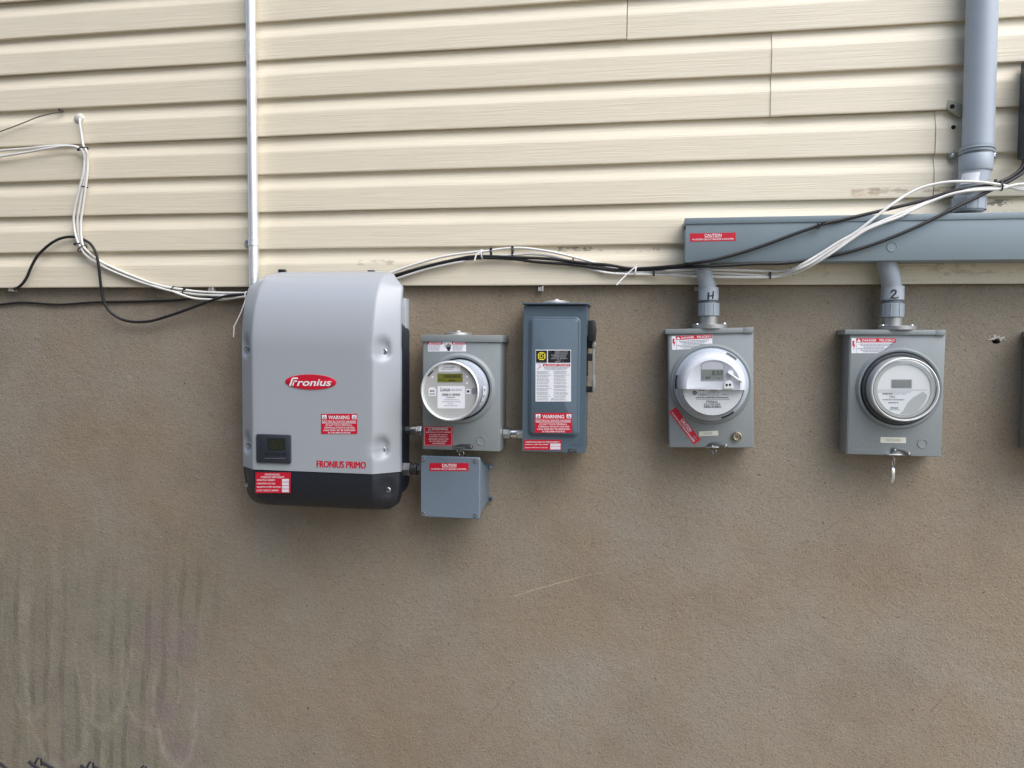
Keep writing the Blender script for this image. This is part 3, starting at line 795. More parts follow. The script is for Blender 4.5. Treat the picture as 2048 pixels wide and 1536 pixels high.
# left-hand socket
D1 = .080
s1, c1, r1 = socket((845, 674, 1000, 901), (842, 670, 1004, 684), (921, 777, 70, 60), D1, 'grey meter box between the inverter and disconnect switch, red warning label at lower left')
hub_cap(s1, 916, 671, 27, .03)
o, pr = sticker(s1, 'danger_label', 856, 682, 932, 703, D1+.0016, 'print_white')
for x0, x1, w_ in ((856, 885, 'DANGER'), (904, 932, 'PELIGRO')):
    pr.rect(x0, 682, x1, 689, 'print_red'); pr.text(w_, x0+7, 683.6, x1-1.5, 687.6, bold=.010); pr.poly([(x0+4.2, 683.3), (x0+6.3, 687.8), (x0+2, 687.8)], 'print_white', 'symbol', .0007)
    for k in range(5): pr.greek(x0+1.5, 691+k*2.2, x1-random.uniform(3, 8), 691.8+k*2.2)
# the hand and spark
pr.poly([(893.5, 694), (901, 694), (901.8, 697), (900.2, 698.6), (899.6, 701.8), (895.2, 701.8), (894.8, 699), (892.6, 696.6)], 'print_black', 'hand_symbol')
for k, (xa, ya, xb, yb) in enumerate(((893.5, 695, 892.6, 691), (895.2, 694, 894.8, 688), (897.2, 694, 897.2, 686.6), (899.2, 694, 899.8, 687.6), (900.6, 695, 901.6, 689.4))): pr.line([(xa, ya), (xb, yb)], 1.3, 'print_black', 'hand_symbol')
pr.line([(886.5, 685.5), (891.5, 689), (889.2, 692), (892.6, 694.4)], .7, 'print_black', 'hand_symbol'); pr.done()
o, pr = sticker(s1, 'warning_label', 847.5, 852.5, 905.5, 892, D1+.0016, 'print_dark_red')
for a in ((849, 854, 904, 854.5), (849, 890, 904, 890.5), (849, 854, 849.5, 890.5), (903.5, 854, 904, 890.5)): pr.rect(*a, 'print_white', 'border')
pr.text('WARNING', 863, 855, 896, 860.6, bold=.01); pr.line([(856, 860.5), (859, 855.2), (862, 860.5), (856, 860.5)], .6, 'print_white')
for k, (s_, a, c) in enumerate((('ELECTRICAL SHOCK HAZARD', 852, 902), ('IF A GROUND FAULT IS', 859, 895), ('INDICATED, NORMALLY', 859, 895), ('GROUNDED CONDUCTORS', 857, 897), ('MAY BE UNGROUNDED', 859, 894), ('AND ENERGIZED', 865, 890))):
    y = 863 if k == 0 else 866.6+(k-1)*4.3+1.6
    pr.text(s_, a, y, c, y+2.5, bold=.012)
pr.done()
knockout(s1, 963, 881.5, 9, D1+.0016)
hasp(s1, [(905, 893), (913, 891), (920, 888.5), (940, 888.5), (946, 891), (946.5, 895), (942, 898), (933, 897.5), (925, 896), (906, 896)], [(942, 893, 2.4)], (906, 894.8, 929, 896.2), D1+.001, [(918, 901, 4), (923, 907, 4.6)])
part('side_screw', lathe(NB(), W(1002.5, 699, .035), (1, 0, 0), [(.004, -.004), (.004, .002), (0, .003)], 12), 'dark_fitting', s1)

def meter_shell(t, c, prof, mat, seg=72, name='glass_cover'):
    b = NB(); lathe(b, c, (0, -1, 0), prof, seg); return part(name, b, mat, t, ang=50)
# ---- left-hand meter
df = .203                               # distance of its face from the siding plane
cf = W(899, 780, df); kf = mpp(899, 780, df); rf = 58.2*kf
cm = Vector((c1.x, -D1, c1.z))
mt1 = thing('electric_meter', 'round meter with yellow-green display and silver rim in left-hand meter box', 'meter', (cm.x, cm.y, cm.z-rf), 'electric meters')
L1 = df-D1
b = NB(); lathe(b, cm, (0, -1, 0), [(rf*1.02, .002), (rf*1.02, .018), (rf*.97, .022), (rf*.955, L1*.5), (rf*.945, L1-.016)], 72); part('body', b, 'meter_white', mt1)
meter_shell(mt1, cm, [(rf*1.03, .004), (rf*1.03, .024), (rf*1.005, .03), (rf*.995, L1-.004), (rf*1.0, L1)], 'hazy_cover', name='clear_sleeve')
b = NB(); lathe(b, cm, (0, -1, 0), [(rf*.985, L1-.006), (rf*1.005, L1-.005), (rf*1.012, L1-.001), (rf*1.0, L1+.002), (rf*.965, L1+.0035), (rf*.94, L1+.0015), (rf*.93, L1-.006)], 72); part('rim', b, 'galvanised', mt1, ang=60)
b = NB(); lathe(b, cm, (0, -1, 0), [(0, L1-.006), (rf*.96, L1-.006)], 64); fc = part('face_plate', b, 'meter_face_grey', mt1, smooth=False)
pr = Print(fc, df-.006)
pr.rect(877, 729, 921, 743, 'print_white', 'number_plate'); pr.bars(888, 733, 910, 736, 'print_grey'); pr.greek(883, 737.6, 907, 739, 'print_grey')
pr.rect(873.5, 745.5, 926.5, 765.5, 'print_light_grey', 'display_frame', .0003); pr.rect(875, 747, 925.5, 764.5, 'lcd_green', 'screen', .0006)
pr.text('888888', 887, 749.5, 921, 756, 'lcd_segment', 0, 0, 'digits', .0009); pr.text('888', 897, 759, 911, 762.6, 'lcd_segment', 0, 0, 'digits', .0009); pr.greek(877, 759, 889, 760.2, 'lcd_segment', 'digits', .0009)
pr.poly([(875+x, 772+y) for x, y in ((2, 0), (53, 0), (55, 2), (55, 43), (53, 45), (2, 45), (0, 43), (0, 2))], 'print_white', 'name_plate')
pr.text('Locus', 881, 774.5, 900, 782.5, 'print_black', .01, .1); pr.text('LGate 120-DUA', 902, 777.5, 924, 781.5, 'print_grey', 0)
pr.bars(884, 787, 920, 791.6, 'print_black'); pr.text('10286407', 892, 793, 911, 796, 'print_grey', .01)
for k, (a, c_) in enumerate(((889, 917), (884, 921), (895, 907), (889, 915))): pr.greek(a, 799+k*4, c_, 800+k*4)
pr.poly([(857, 792), (857, 778), (860, 774.5), (869, 774.5), (872, 778), (872, 792)], 'print_white', 'optical_port'); pr.disc(862, 782, 2.2, 'print_grey', 'optical_port', .0007); pr.disc(867, 782, 2.2, 'print_grey', 'optical_port', .0007); pr.rect(859, 787, 870, 789, 'print_grey', 'optical_port', .0007)
pr.rect(932, 778, 941, 788, 'print_white', 'reset_button'); pr.rect(934, 780.5, 939, 785, 'print_black', 'reset_button', .0007)
for x, y in ((865, 754), (934, 753), (934, 766)): pr.disc(x, y, 2.2, 'print_white', 'indicator')
pr.line([(856, 752.5), (866, 742)], 2.6, 'print_black', 'slot'); pr.line([(938, 743), (941, 746.5)], 2, 'print_black', 'slot')
pr.disc(948, 782, 4.8, 'print_grey', 'lock_hole', .0005, 7); pr.rect(891, 821, 907, 822, 'print_light_grey', 'mark'); pr.done()
# tag glued on the side of the sleeve
b = NB(); v_ = []
for i in range(5):
    a = R(8-38*i/4)
    v_.append([b.verts.new(cm+Vector((rf*1.012*math.cos(a), -h_, rf*1.012*math.sin(a)))) for h_ in (L1*.28, L1*.60)])
for p, q in zip(v_, v_[1:]): b.faces.new((p[0], q[0], q[1], p[1]))
tg = part('side_tag', b, 'print_white', mt1)
b = NB()
for i in (0, 1, 2):
    a0, a1 = R(3-12.5*i), R(-2-12.5*i)
    q = [cm+Vector((rf*1.016*math.cos(a), -h_, rf*1.016*math.sin(a))) for a, h_ in ((a0, L1*.40), (a1, L1*.40), (a1, L1*.50), (a0, L1*.50))]
    b.faces.new([b.verts.new(p) for p in q])
part('print_mark', b, 'print_grey', tg, smooth=False)['kind'] = 'stuff'

# ---- small junction box
DJ = .095
a, bb, u, t_ = pxrect(841, 913.5, 959.5, 1036, DJ)
jb = thing('junction_box', 'small square blue-grey junction box with a red caution strip, below the meter box', 'junction box', ((a+bb)/2, .025, u))
b = NB(); loft_outlines(b, [(rrect(a+.001, bb-.001, u+.001, t_-.001, .006), -DJ+.011), (rrect(a, bb, u, t_, .006), -DJ+.010), (rrect(a, bb, u, t_, .006), -DJ+.002), (rrect(a+.002, bb-.002, u+.002, t_-.002, .005), -DJ)]); part('lid', b, 'junction_plastic', jb)
b = NB(); bx0 = a+.006; bx1 = W(975, 968, -.01).x; bz0 = W(968, 1008, -.01).z; bz1 = W(968, 929, -.01).z
loft_outlines(b, [(rrect(bx0, bx1, bz0, bz1, .008), .025), (rrect(bx0, bx1, bz0, bz1, .008), -.0), (rrect(a+.004, bb-.003, u+.004, t_-.004, .006), -DJ+.0105)]); part('body', b, 'junction_plastic', jb)
for y in (933.5, 998):
    b = NB(); c = W(980, y, -.015); rr = 6*mpp(980, y, 0)
    prism(b, [(bx1-.01, c.z-rr), (c.x, c.z-rr), (c.x+rr*.8, c.z-rr*.5), (c.x+rr, c.z), (c.x+rr*.8, c.z+rr*.5), (c.x, c.z+rr), (bx1-.01, c.z+rr)], .025, .013); er = part('mounting_ear', b, 'junction_plastic', jb)
    screw(er, 981, y, -.012, 3.4, 'steel_screw' if y < 950 else 'dark_fitting')
for x, y in ((846.5, 919), (951.5, 921.5), (846.5, 1027), (951.5, 1030.5)): screw(jb, x, y, DJ, 4.0)
caution_label(jb, 859, 926, 937, 942, DJ)

# ---- disconnect switch
DS = .082
a, bb, u, t_ = pxrect(1046, 609, 1172, 904, DS)
ss = thing('disconnect_switch', 'blue-grey disconnect switch with black lever and white printed instruction label', 'switch box', ((a+bb)/2, .025, u))
b = NB(); box(b, a+.002, bb-.002, -DS+.004, .025, u+.002, t_-.002, .0015); part('enclosure', b, 'switch_paint', ss)
# door with its pressed raised field
pa, pb, pu, pt = pxrect(1057, 633, 1160, 873, DS)
b = NB()
outer = rrect(a, bb, u, t_-.004, .002); 
o1 = rrect(pa, pb, pu, pt, .016)
loft_outlines(b, [(outer, -DS+.012), (outer, -DS)], cap=False)
loft_outlines(b, [(rrect(a, bb, u, t_-.004, .002), -DS), (o1, -DS)], cap=False)
g = .0095
loft_outlines(b, [(o1, -DS), (rrect(pa+.0022, pb-.0022, pu+.0022, pt-.0022, .0145), -DS-.0034), (rrect(pa+.0042, pb-.0042, pu+.0042, pt-.0042, .013), -DS-.0046), (rrect(pa+.0056, pb-.0056, pu+.0056, pt-.0056, .012), -DS-.0042), (rrect(pa+g-.001, pb-g+.001, pu+g-.001, pt-g+.001, .0095), -DS-.0094), (rrect(pa+g, pb-g, pu+g, pt-g, .009), -DS-.010)])
dr = part('door', b, 'switch_paint', ss)
la, lb, lu, lt = pxrect(1043, 605.5, 1176.5, 612, DS+.012)
b = NB(); box(b, la, lb, -DS-.012, .025, lt-.0042, lt, .001); part('drip_hood', b, 'switch_paint', ss)
hub_cap(ss, 1112, 606, 26, .02, .007)
pr = Print(dr, DS); pr.text('ON', 1152, 617, 1168, 624, 'switch_paint', .004, 0, 'embossed_lettering', .0009); pr.text('OFF', 1141, 886, 1166, 893.5, 'switch_paint', .004, 0, 'embossed_lettering', .0009); pr.text('O', 1158, 876, 1165, 882.5, 'switch_paint', .004, 0, 'embossed_lettering', .0009); pr.done()
DP = DS+.010
o, pr = sticker(ss, 'instruction_label', 1071, 699.5, 1142, 803, DP, 'print_white')
pr.rect(1072, 701, 1094, 724.5, 'print_black', 'black_panel'); pr.rect(1096, 701, 1141, 725.5, 'print_black', 'black_panel'); pr.rect(1072, 724.9, 1094, 726.4, 'print_grey', 'strip')
for q in ((1076, 704.5, 1091, 707), (1076, 717.5, 1091, 720), (1076, 704.5, 1078.5, 720), (1088.5, 704.5, 1091, 720)): pr.rect(*q, 'print_yellow', 'emblem', .0007)
pr.text('D', 1080, 708.6, 1087, 716.2, 'print_yellow', .012, 0, 'emblem', .0009)
pr.disc(1106, 703, 2.2, 'print_white')
for k, (s_, x0, x1) in enumerate((('GENERAL DUTY', 1110, 1136), ('SAFETY SWITCH', 1109, 1136), ('INTERRUPTOR DE', 1103, 1133), ('SEGURIDAD DE', 1106, 1131), ('SERVICIO GENERAL', 1102, 1135), ('30 A', 1115, 1122), ('240 Vac ~ V', 1110, 1127))):
    pr.text(s_, x0, 702.6+k*3.25, x1, 705+k*3.25, 'print_light_grey', .01)
pr.rect(1086, 728, 1140.5, 732.6, 'print_red'); pr.text('DANGER / PELIGRO', 1094, 729, 1138, 731.9, bold=.010); pr.poly([(1090, 728.8), (1092, 732.2), (1088, 732.2)], 'print_white', 'symbol', .0007)
pr.line([(1074, 738), (1080, 733), (1077, 739)], .6, 'print_red'); pr.line([(1075, 730), (1082, 730.5), (1080.5, 735)], .6, 'print_dark_red')
for k in range(3): pr.greek(1088+k, 734.2+k*2.1, 1139-k*3, 735+k*2.1)
for cx_ in (1072.5, 1107):
    y = 742
    while y < 799:
        for q in range(random.choice((2, 3))):
            pr.greek(cx_+(0 if q == 0 else 1.5), y, cx_+random.uniform(22, 32), y+.75, 'print_light_grey' if 0 else 'print_grey'); y += 2.1
        y += 1.4
pr.disc(1104.5, 798.6, 2, 'print_grey', 'symbol', .0008); pr.disc(1104.5, 798.6, 1.1, 'print_white', 'symbol', .0010); pr.done()
warning_label(ss, 1069.5, 826, 1144, 865.5, DP)
o, pr = sticker(ss, 'disconnect_label', 1048.5, 879.5, 1122, 900, DS, 'print_red')
pr.text('PHOTOVOLTAIC AC DISCONNECT', 1052, 882.4, 1119, 885.6, bold=.010); pr.text('MAXIMUM AC OPERATING CURRENT', 1050, 887.8, 1097, 890, bold=.01); pr.text('NOMINAL OPERATING AC VOLTAGE', 1050, 894, 1095, 896.2, bold=.01)
pr.rect(1100.5, 887, 1121, 892.4, 'print_pale_blank', 'blank_field'); pr.rect(1100.5, 893, 1121, 898.8, 'print_pale_blank', 'blank_field'); pr.done()
b = NB(); pxbox(b, 1137, 897.5, 1154, 903.5, DS-.004, DS+.0006); sl = part('hasp_slot', b, 'socket_dark', ss, smooth=False)
b = NB(); prism(b, [(p.x, p.z) for p in [W(x, y, DS+.01) for x, y in ((1137.5, 903), (1139, 900.2), (1148, 900.6), (1153, 899), (1152.5, 901.5), (1146, 903.8))]][::-1], -DS+.002, -DS-.006); part('hasp_tongue', b, 'bright_steel', sl)
# the lever on the right side
b = NB(); pxbox(b, 1168, 671, 1186, 697, .03, .045, .001); pxbox(b, 1170, 697, 1176, 752, .028, .040, .001); pxbox(b, 1169, 707, 1184, 722, .028, .045, .001); pxbox(b, 1169, 773, 1188, 785, .028, .045, .001); part('lever_bracket', b, 'black_plastic', ss)
b = NB()
P = [(1176, 641), (1188, 640), (1189.5, 644), (1192, 660), (1190, 682.5), (1175.5, 682.5)]
P = [W(x, y, .07) for x, y in P]; prism(b, [(p.x, p.z) for p in reversed(P)], -.035, -.075, .003); part('lever_grip', b, 'black_plastic', ss)
b = NB(); pxbox(b, 1184.5, 683, 1188.5, 784, .036, .050, .0008); pxbox(b, 1184, 685, 1191, 695, .034, .054, .001); P = [W(x, y, .054) for x, y in ((1184, 752), (1189, 750), (1191, 765), (1189, 786), (1185, 785))]; prism(b, [(p.x, p.z) for p in reversed(P)], -.036, -.054, .001); part('lever_arm', b, 'cast_metal', ss)

# ---- middle meter socket (marked H)
D2 = .064
s2, c2, r2 = socket((1337, 660, 1507, 895.5), (1333.5, 656.5, 1509.5, 666.5), (1421, 768.5, 84, 75), D2, 'grey meter box below conduit marked H, with a slanted red caution strip and round lock', seam=1490)
danger_label(s2, 1346, 669.5, 1427, 697, D2+.0016, 1.4)
caution_label(s2, 1367.5-41.5, 850.5-8.2, 1367.5+41.5, 850.5+8.2, D2+.0016, -55)
o, pr = sticker(s2, 'name_sticker', 1395.5, 862, 1433.5, 871.5, D2+.0016, 'print_cream', .8); pr.text('HOUSE', 1405, 864.5, 1422, 868.6, 'print_faded', .0); pr.done()
pr = Print(s2, D2+.0016); pr.text('MILBANK', 1346, 871, 1392, 879, 'grey_enclosure_lip', .0, 0, 'embossed_lettering', .0007); pr.done()
b = NB(); c = W(1471, 873.5, D2); k = mpp(1471, 873, D2)
lathe(b, c, (0, -1, 0), [(0, 0), (9.6*k, 0), (9.6*k, .010), (8.6*k, .012), (7.4*k, .0125), (7.0*k, .0095), (4.6*k, .009), (4.2*k, .0115), (0, .0115)], 32); lk = part('barrel_lock', b, 'brass_lock', s2)
b = NB(); lathe(b, c+Vector((0, -.0116, 0)), (0, -1, 0), [(1.7*k, 0), (1.7*k, .0004), (0, .0004)], 12); part('key_hole', b, 'print_black', lk)
hasp(s2, [(1408, 893), (1415, 887), (1427, 884), (1446, 886), (1453, 890), (1453, 895), (1446, 897.5), (1436, 896), (1430, 894), (1408, 895)], [(1448, 892, 3.4), (1422, 892.5, 1.6)], (1407, 893.6, 1434, 895.4), D2+.001, [(1424, 904, 5), (1419, 902, 3)])
q = Matrix.Rotation(R(-1.5), 3, 'Y'); s2.rotation_euler.y = R(-1.5); s2.location = c2+q @ (s2.location-c2)
# its meter
d0 = D2; mm = c2; k = mpp(1421, 768, d0)
mt2 = thing('electric_meter', 'white round meter reading 0.53, with black slots around its base', 'meter', (mm.x, -d0, mm.z-74*k), 'electric meters')
rb = 74.8*k
b = NB(); lathe(b, mm, (0, -1, 0), [(rb, .002), (rb, .014), (rb*.985, .020), (rb*.955, .0235), (rb*.90, .026), (rb*.87, .028)], 80); bs = part('base', b, 'meter_base_grey', mt2, ang=50)
for a0, a1 in ((47, 66), (165, 188), (-72, -50)):
    b = NB(); n = 8; ro, ri = rb*.975, rb*.925
    A = [mm+Vector((ro*math.cos(R(a0+(a1-a0)*i/n)), -.0222, ro*math.sin(R(a0+(a1-a0)*i/n)))) for i in range(n+1)]
    B = [mm+Vector((ri*math.cos(R(a0+(a1-a0)*i/n)), -.0262, ri*math.sin(R(a0+(a1-a0)*i/n)))) for i in range(n+1)]
    A = [b.verts.new(p) for p in A]; B = [b.verts.new(p) for p in B]
    for i in range(n): b.faces.new((A[i], A[i+1], B[i+1], B[i]))
    part('slot', b, 'print_black', bs, smooth=False)
d3 = .142; cf = W(1428, 766.5, d3); kf = mpp(1428, 766, d3); rf = 62*kf
L2 = d3-d0; cm2 = Vector((mm.x, -d0, mm.z))
b = NB(); lathe(b, cm2, (0, -1, 0), [(rb*.885, .026), (rf*1.10, .034), (rf*1.05, L2-.020), (rf*1.02, L2-.010)], 72); part('body', b, 'meter_white', mt2)
# domed lower half is clear, upper half is a white hood
b = NB(); lathe(b, cm2, (0, -1, 0), [(0, L2-.012), (rf*1.0, L2-.012)], 64); fc2 = part('face_plate', b, 'meter_plate', mt2, smooth=False)
zcut = W(1428, 779, d3).z
dome = [(rf*1.105, .030), (rf*1.075, L2-.022), (rf*1.05, L2-.010), (rf*1.0, L2-.002), (rf*.93, L2+.003), (rf*.85, L2+.0045), (0, L2+.0050)]
b = NB(); lathe(b, cm2, (0, -1, 0), dome, 72)
res = bmesh.ops.bisect_plane(b, geom=b.verts[:]+b.edges[:]+b.faces[:], plane_co=(0, 0, zcut), plane_no=(0, 0, 1), clear_outer=True); part('glass_cover', b, 'clear_cover', mt2, ang=50)
hood = [(rf*1.12, .028), (rf*1.09, L2-.022), (rf*1.065, L2-.010), (rf*1.01, L2), (rf*.94, L2+.0055), (rf*.86, L2+.007), (rf*.84, L2+.0055), (0, L2+.0055)]
b = NB(); lathe(b, cm2, (0, -1, 0), hood, 72)
bmesh.ops.bisect_plane(b, geom=b.verts[:]+b.edges[:]+b.faces[:], plane_co=(0, 0, zcut), plane_no=(0, 0, 1), clear_inner=True)
be = [e for e in b.edges if e.is_boundary and all(abs(v.co.z-zcut) < 1e-5 for v in e.verts)]
if be:
    ex = bmesh.ops.extrude_edge_only(b, edges=be); vv = [g for g in ex['geom'] if isinstance(g, bmesh.types.BMVert)]
    for v in vv: v.co.y += .012
hd = part('hood', b, 'meter_white', mt2, ang=50)
dh = d0+L2+.0056
pr = Print(hd, dh)
win = [(1403, 761), (1403, 731), (1406, 727), (1413, 724.5), (1425, 723.5), (1437, 724.5), (1444, 727), (1447, 731), (1447, 761)]
pr.poly([(x+(1 if x > 1425 else -1)*(x != 1425), y-(.8 if y < 750 else -1.2)) for x, y in win][::-1], 'print_grey', 'window_frame', .0003); pr.poly(win[::-1], 'print_light_grey', 'window', .0006)
pr.rect(1403.5, 739, 1446.5, 759.5, 'lcd_grey', 'screen', .0009)
pr.text('0.53', 1424, 741.5, 1445, 750, 'lcd_segment', .0, 0, 'digits', .0013); pr.text('07', 1412, 753, 1421, 758, 'lcd_segment', 0, 0, 'digits', .0013); pr.rect(1436, 756, 1438, 758, 'lcd_segment', 'digits', .0013); pr.done()
b = NB()
kf2 = mpp(1460, 750, dh)
c = W(1460, 747, dh); lathe(b, c, (0, -1, 0), [(6*kf2, 0), (6*kf2, .006), (4.5*kf2, .008), (0, .008)], 20)
tube(b, [W(1456, 745, dh+.008), W(1466, 752, dh+.010), W(1474, 758, dh+.010), W(1484, 763, dh+.004)], .0030, 8); part('reset_lever', b, 'meter_white', mt2)
b = NB(); P = [W(x, y, dh+.004) for x, y in ((1447, 778), (1448, 770), (1452, 763), (1459, 760), (1465, 764), (1466, 777))]; prism(b, [(p.x, p.z) for p in reversed(P)], -dh+.001, -dh-.004, .0008); op = part('optical_port', b, 'meter_plate', mt2)
pr = Print(op, dh+.0041); pr.disc(1453.5, 770, 2.5, 'print_black', 'port_hole'); pr.disc(1460, 769.5, 2.5, 'print_black', 'port_hole'); pr.done()
dpl = d0+L2-.012
pr = Print(fc2, dpl)
pr.disc(1389.5, 785.5, 4.4, 'print_black', 'emblem'); pr.text('GE', 1387, 783.4, 1392, 787.6, 'print_white', 0, .2, 'emblem', .0008)
pr.text('I-210+c', 1396, 786.5, 1414.5, 792, 'print_grey', .01); pr.greek(1397, 780, 1409, 781.5, 'print_grey'); pr.greek(1421, 780, 1434, 781.5, 'print_grey')
for q in ((1416, 783, 1437, 783.5), (1416, 793, 1437, 793.5), (1416, 783, 1416.5, 793.5), (1436.5, 783, 1437, 793.5), (1426, 783, 1426.4, 793.5)): pr.rect(*q, 'print_grey', 'rating_box')
pr.greek(1418, 785, 1435, 786, 'print_grey'); pr.greek(1418, 789, 1435, 790, 'print_grey'); pr.greek(1444, 788.5, 1458, 789.6, 'print_grey')
pr.greek(1392, 794.6, 1458, 796, 'print_black'); pr.greek(1392, 798, 1459, 799, 'print_grey')
pr.text('PSE&G', 1413, 801, 1435, 805.6, 'print_black', .0); pr.text('626105300', 1408, 806.6, 1440, 811, 'print_black', .0); pr.bars(1408, 812, 1443, 815.5); pr.done()

# ---- right meter socket (marked 2)
D4 = .058
s3, c3, r3 = socket((1696, 664, 1887, 911.5), (1690, 659.5, 1891, 669.5), (1797, 777, 88, 79), D4, 'grey meter box below conduit marked 2, with a small key hanging from its hasp', seam=1872)
cut = [(1703, 676), (1792, 676), (1792, 680), (1784, 686), (1776, 693), (1768, 700), (1760, 706.5), (1703, 706.5)]
danger_label(s3, 1703, 676, 1792, 706.5, D4+.0016, 0, cut)
o, pr = sticker(s3, 'name_sticker', 1761, 874.5, 1812, 886, D4+.0016, 'print_cream', -1.0); pr.text('2ND FLOOR', 1772, 878, 1801, 882.4, 'print_faded', 0); pr.done()
pr = Print(s3, D4+.0016); pr.text('MILBANK', 1706, 884.5, 1764, 893.5, 'grey_enclosure_lip', .0, 0, 'embossed_lettering', .0007); pr.greek(1706, 898, 1756, 900, 'grey_enclosure_lip', 'embossed_lettering'); pr.done()
knockout(s3, 1845, 887, 10, D4+.0016)
hasp(s3, [(1781, 908), (1783, 896.5), (1790, 894.5), (1800, 895.5), (1810, 898), (1821, 904), (1823.5, 909), (1819, 913), (1812, 911), (1806, 904), (1798, 901.5), (1790, 908)], [(1790, 900.5, 2.4), (1818, 907.5, 2.6)], (1773, 908.4, 1803, 910.6), D4+.001, [(1789, 914.5, 5)])
# key on a wire
kx = W(1786, 920, D4+.008)
ky = thing('key', 'small steel key hanging on wire below the right meter box', 'key', W(1784, 966, D4+.006))
b = NB(); tube(b, spline([W(1788, 915, D4+.010), W(1789, 924, D4+.008), W(1786, 936, D4+.006)]), .0011, 6); tube(b, spline([W(1789, 915, D4+.010), W(1784.5, 924, D4+.008), W(1787, 936, D4+.006)]), .0009, 6); part('wire', b, 'bright_steel', ky)
b = NB(); P = [W(x, y, D4+.006) for x, y in ((1782, 937), (1785, 934), (1789, 936), (1790.5, 942), (1789.5, 958), (1786, 966), (1782.5, 966), (1781, 955))]; prism(b, [(p.x, p.z) for p in reversed(P)], -D4-.003, -D4-.006, .0008); part('blade', b, 'bright_steel', ky)
# its meter
d5 = .108; L3 = d5-D4; rb = 77*mpp(1797, 777, D4); kf = mpp(1806, 778, d5); rf = 68*kf
cm3 = Vector((c3.x+.001, -D4, c3.z))
mt3 = thing('electric_meter', 'round meter with blank grey display under a clear dome, in right meter box', 'meter', (cm3.x, cm3.y, cm3.z-rb), 'electric meters')
b = NB(); lathe(b, cm3, (0, -1, 0), [(rb*.98, .002), (rb*.98, .008), (rb*.95, .012)], 72); part('base', b, 'dark_fitting', mt3)
b = NB(); lathe(b, cm3, (0, -1, 0), [(rf*1.03, .010), (rf*1.02, .016), (rf*.97, .030), (rf*.93, L3-.012), (rf*.90, L3-.008), (rf*.80, L3-.007), (rf*.79, L3-.010)], 72); part('body', b, 'meter_inner_grey', mt3, ang=50)
b = NB(); lathe(b, cm3, (0, -1, 0), [(0, L3-.010), (rf*.80, L3-.010)], 64); fc3 = part('face_plate', b, 'meter_plate', mt3, smooth=False)
b = NB(); lathe(b, cm3, (0, -1, 0), [(rf*1.012, L3-.006), (rf*1.0, L3+.0004), (rf*.975, L3+.0016), (rf*.955, L3-.001), (rf*.945, L3-.006)], 72); part('rim', b, 'meter_plate', mt3, ang=50)  # pale ring added as the highlight round the clear cover's edge
meter_shell(mt3, cm3, [(rb*1.0, .008), (rb*.985, .014), (rf*1.08, .022), (rf*1.04, L3-.016), (rf*1.02, L3-.004), (rf*.97, L3), (rf*.90, L3+.001), (rf*.86, L3+.0035), (rf*.80, L3+.004), (0, L3+.0055)], 'clear_cover')
dd = d5-.010
pr = Print(fc3, dd)
pr.rect(1782, 758.5, 1824, 777, 'print_light_grey', 'display_frame', .0004); pr.rect(1783.5, 760, 1822.5, 775.5, 'lcd_grey', 'screen', .0007)
pr.rect(1753, 779.8, 1853, 780.4, 'print_grey', 'line')
cfp = (1804, 779.5); rr_ = 51.5
wedge = [(1846, 783)]+[(cfp[0]+rr_*math.cos(R(a)), cfp[1]+rr_*math.sin(R(a))) for a in range(12, 106, 8)]+[(1806, 822), (1811, 813), (1816, 805), (1825, 796)]
pr.poly(wedge[::-1] if 0 else wedge, 'meter_wedge_grey', 'wedge_panel', .0004)
pr.greek(1755, 783.5, 1822, 784.4); pr.greek(1765, 786.6, 1786, 788.6, 'print_black'); pr.text('10471861', 1789, 786.4, 1812, 788.8, 'print_grey', .0)
pr.text('PSEG', 1779, 791.5, 1790, 795.5, 'print_grey', .01); pr.bars(1765, 798, 1808, 800.5, 'print_grey'); pr.greek(1776, 804.5, 1797, 806.2); pr.text('Itron', 1781, 813, 1796, 817.5, 'print_black', .01, .2); pr.greek(1778, 819, 1800, 819.8); pr.done()
for e in fc3.children: pass

# ---- next meter socket, only its edge in view
a0_ = list(pxrect(2049, 664, 2240, 909, .084)); a0_[0] = W(2043.5, 790, -.02).x; a0_[1] = a0_[0]+.205
s4 = thing('meter_socket', 'grey meter box at the right picture edge, only its side showing', 'meter box', ((a0_[0]+a0_[1])/2, .025, a0_[2]), 'meter sockets on the foundation wall')
b = NB(); box(b, a0_[0], a0_[1], -.084, .025, a0_[2], a0_[3], .0022); part('enclosure', b, 'grey_enclosure_paint', s4)
b = NB(); box(b, a0_[0]+.003, a0_[1]-.003, -.0856, -.083, a0_[2]+.0015, a0_[3]-.016, .0008); part('cover', b, 'grey_enclosure_paint', s4)
b = NB(); box(b, a0_[0]-.004, a0_[1]+.004, -.090, .0255, a0_[3]-.012, a0_[3]+.002, .0016); part('drip_lip', b, 'grey_enclosure_lip', s4)

# ---- wireway (trough)
DW = .088
za = W(1369, 441, DW).z; zb_ = W(2048, 419, DW).z; zt_ = (za+zb_)/2; zu = (W(1369, 526, DW).z+W(2048, 517.5, DW).z)/2
xa = W(1370, 480, DW).x; xb = xa+1.35
ww = thing('wireway', 'long blue-grey metal wiring trough on the siding with red caution strip', 'wireway', (xa, 0, zu))
b = NB(); box(b, xa+.001, xb, -DW, -.001, zu, zt_-.003, .0012); part('trough', b, 'wireway_paint', ww)
b = NB(); box(b, xa-.0015, xb+.001, -DW-.003, -.0005, zt_-.0165, zt_, .0012); part('lid', b, 'wireway_paint', ww)
b = NB(); P = [W(x, y, DW) for x, y in ((1368.5, 452), (1371.5, 452), (1371.5, 459), (1369, 459))]; box(b, xa-.003, xa+.0015, -DW+.003, -DW+.015, P[2].z, P[0].z); part('end_clip', b, 'black_plastic', ww)
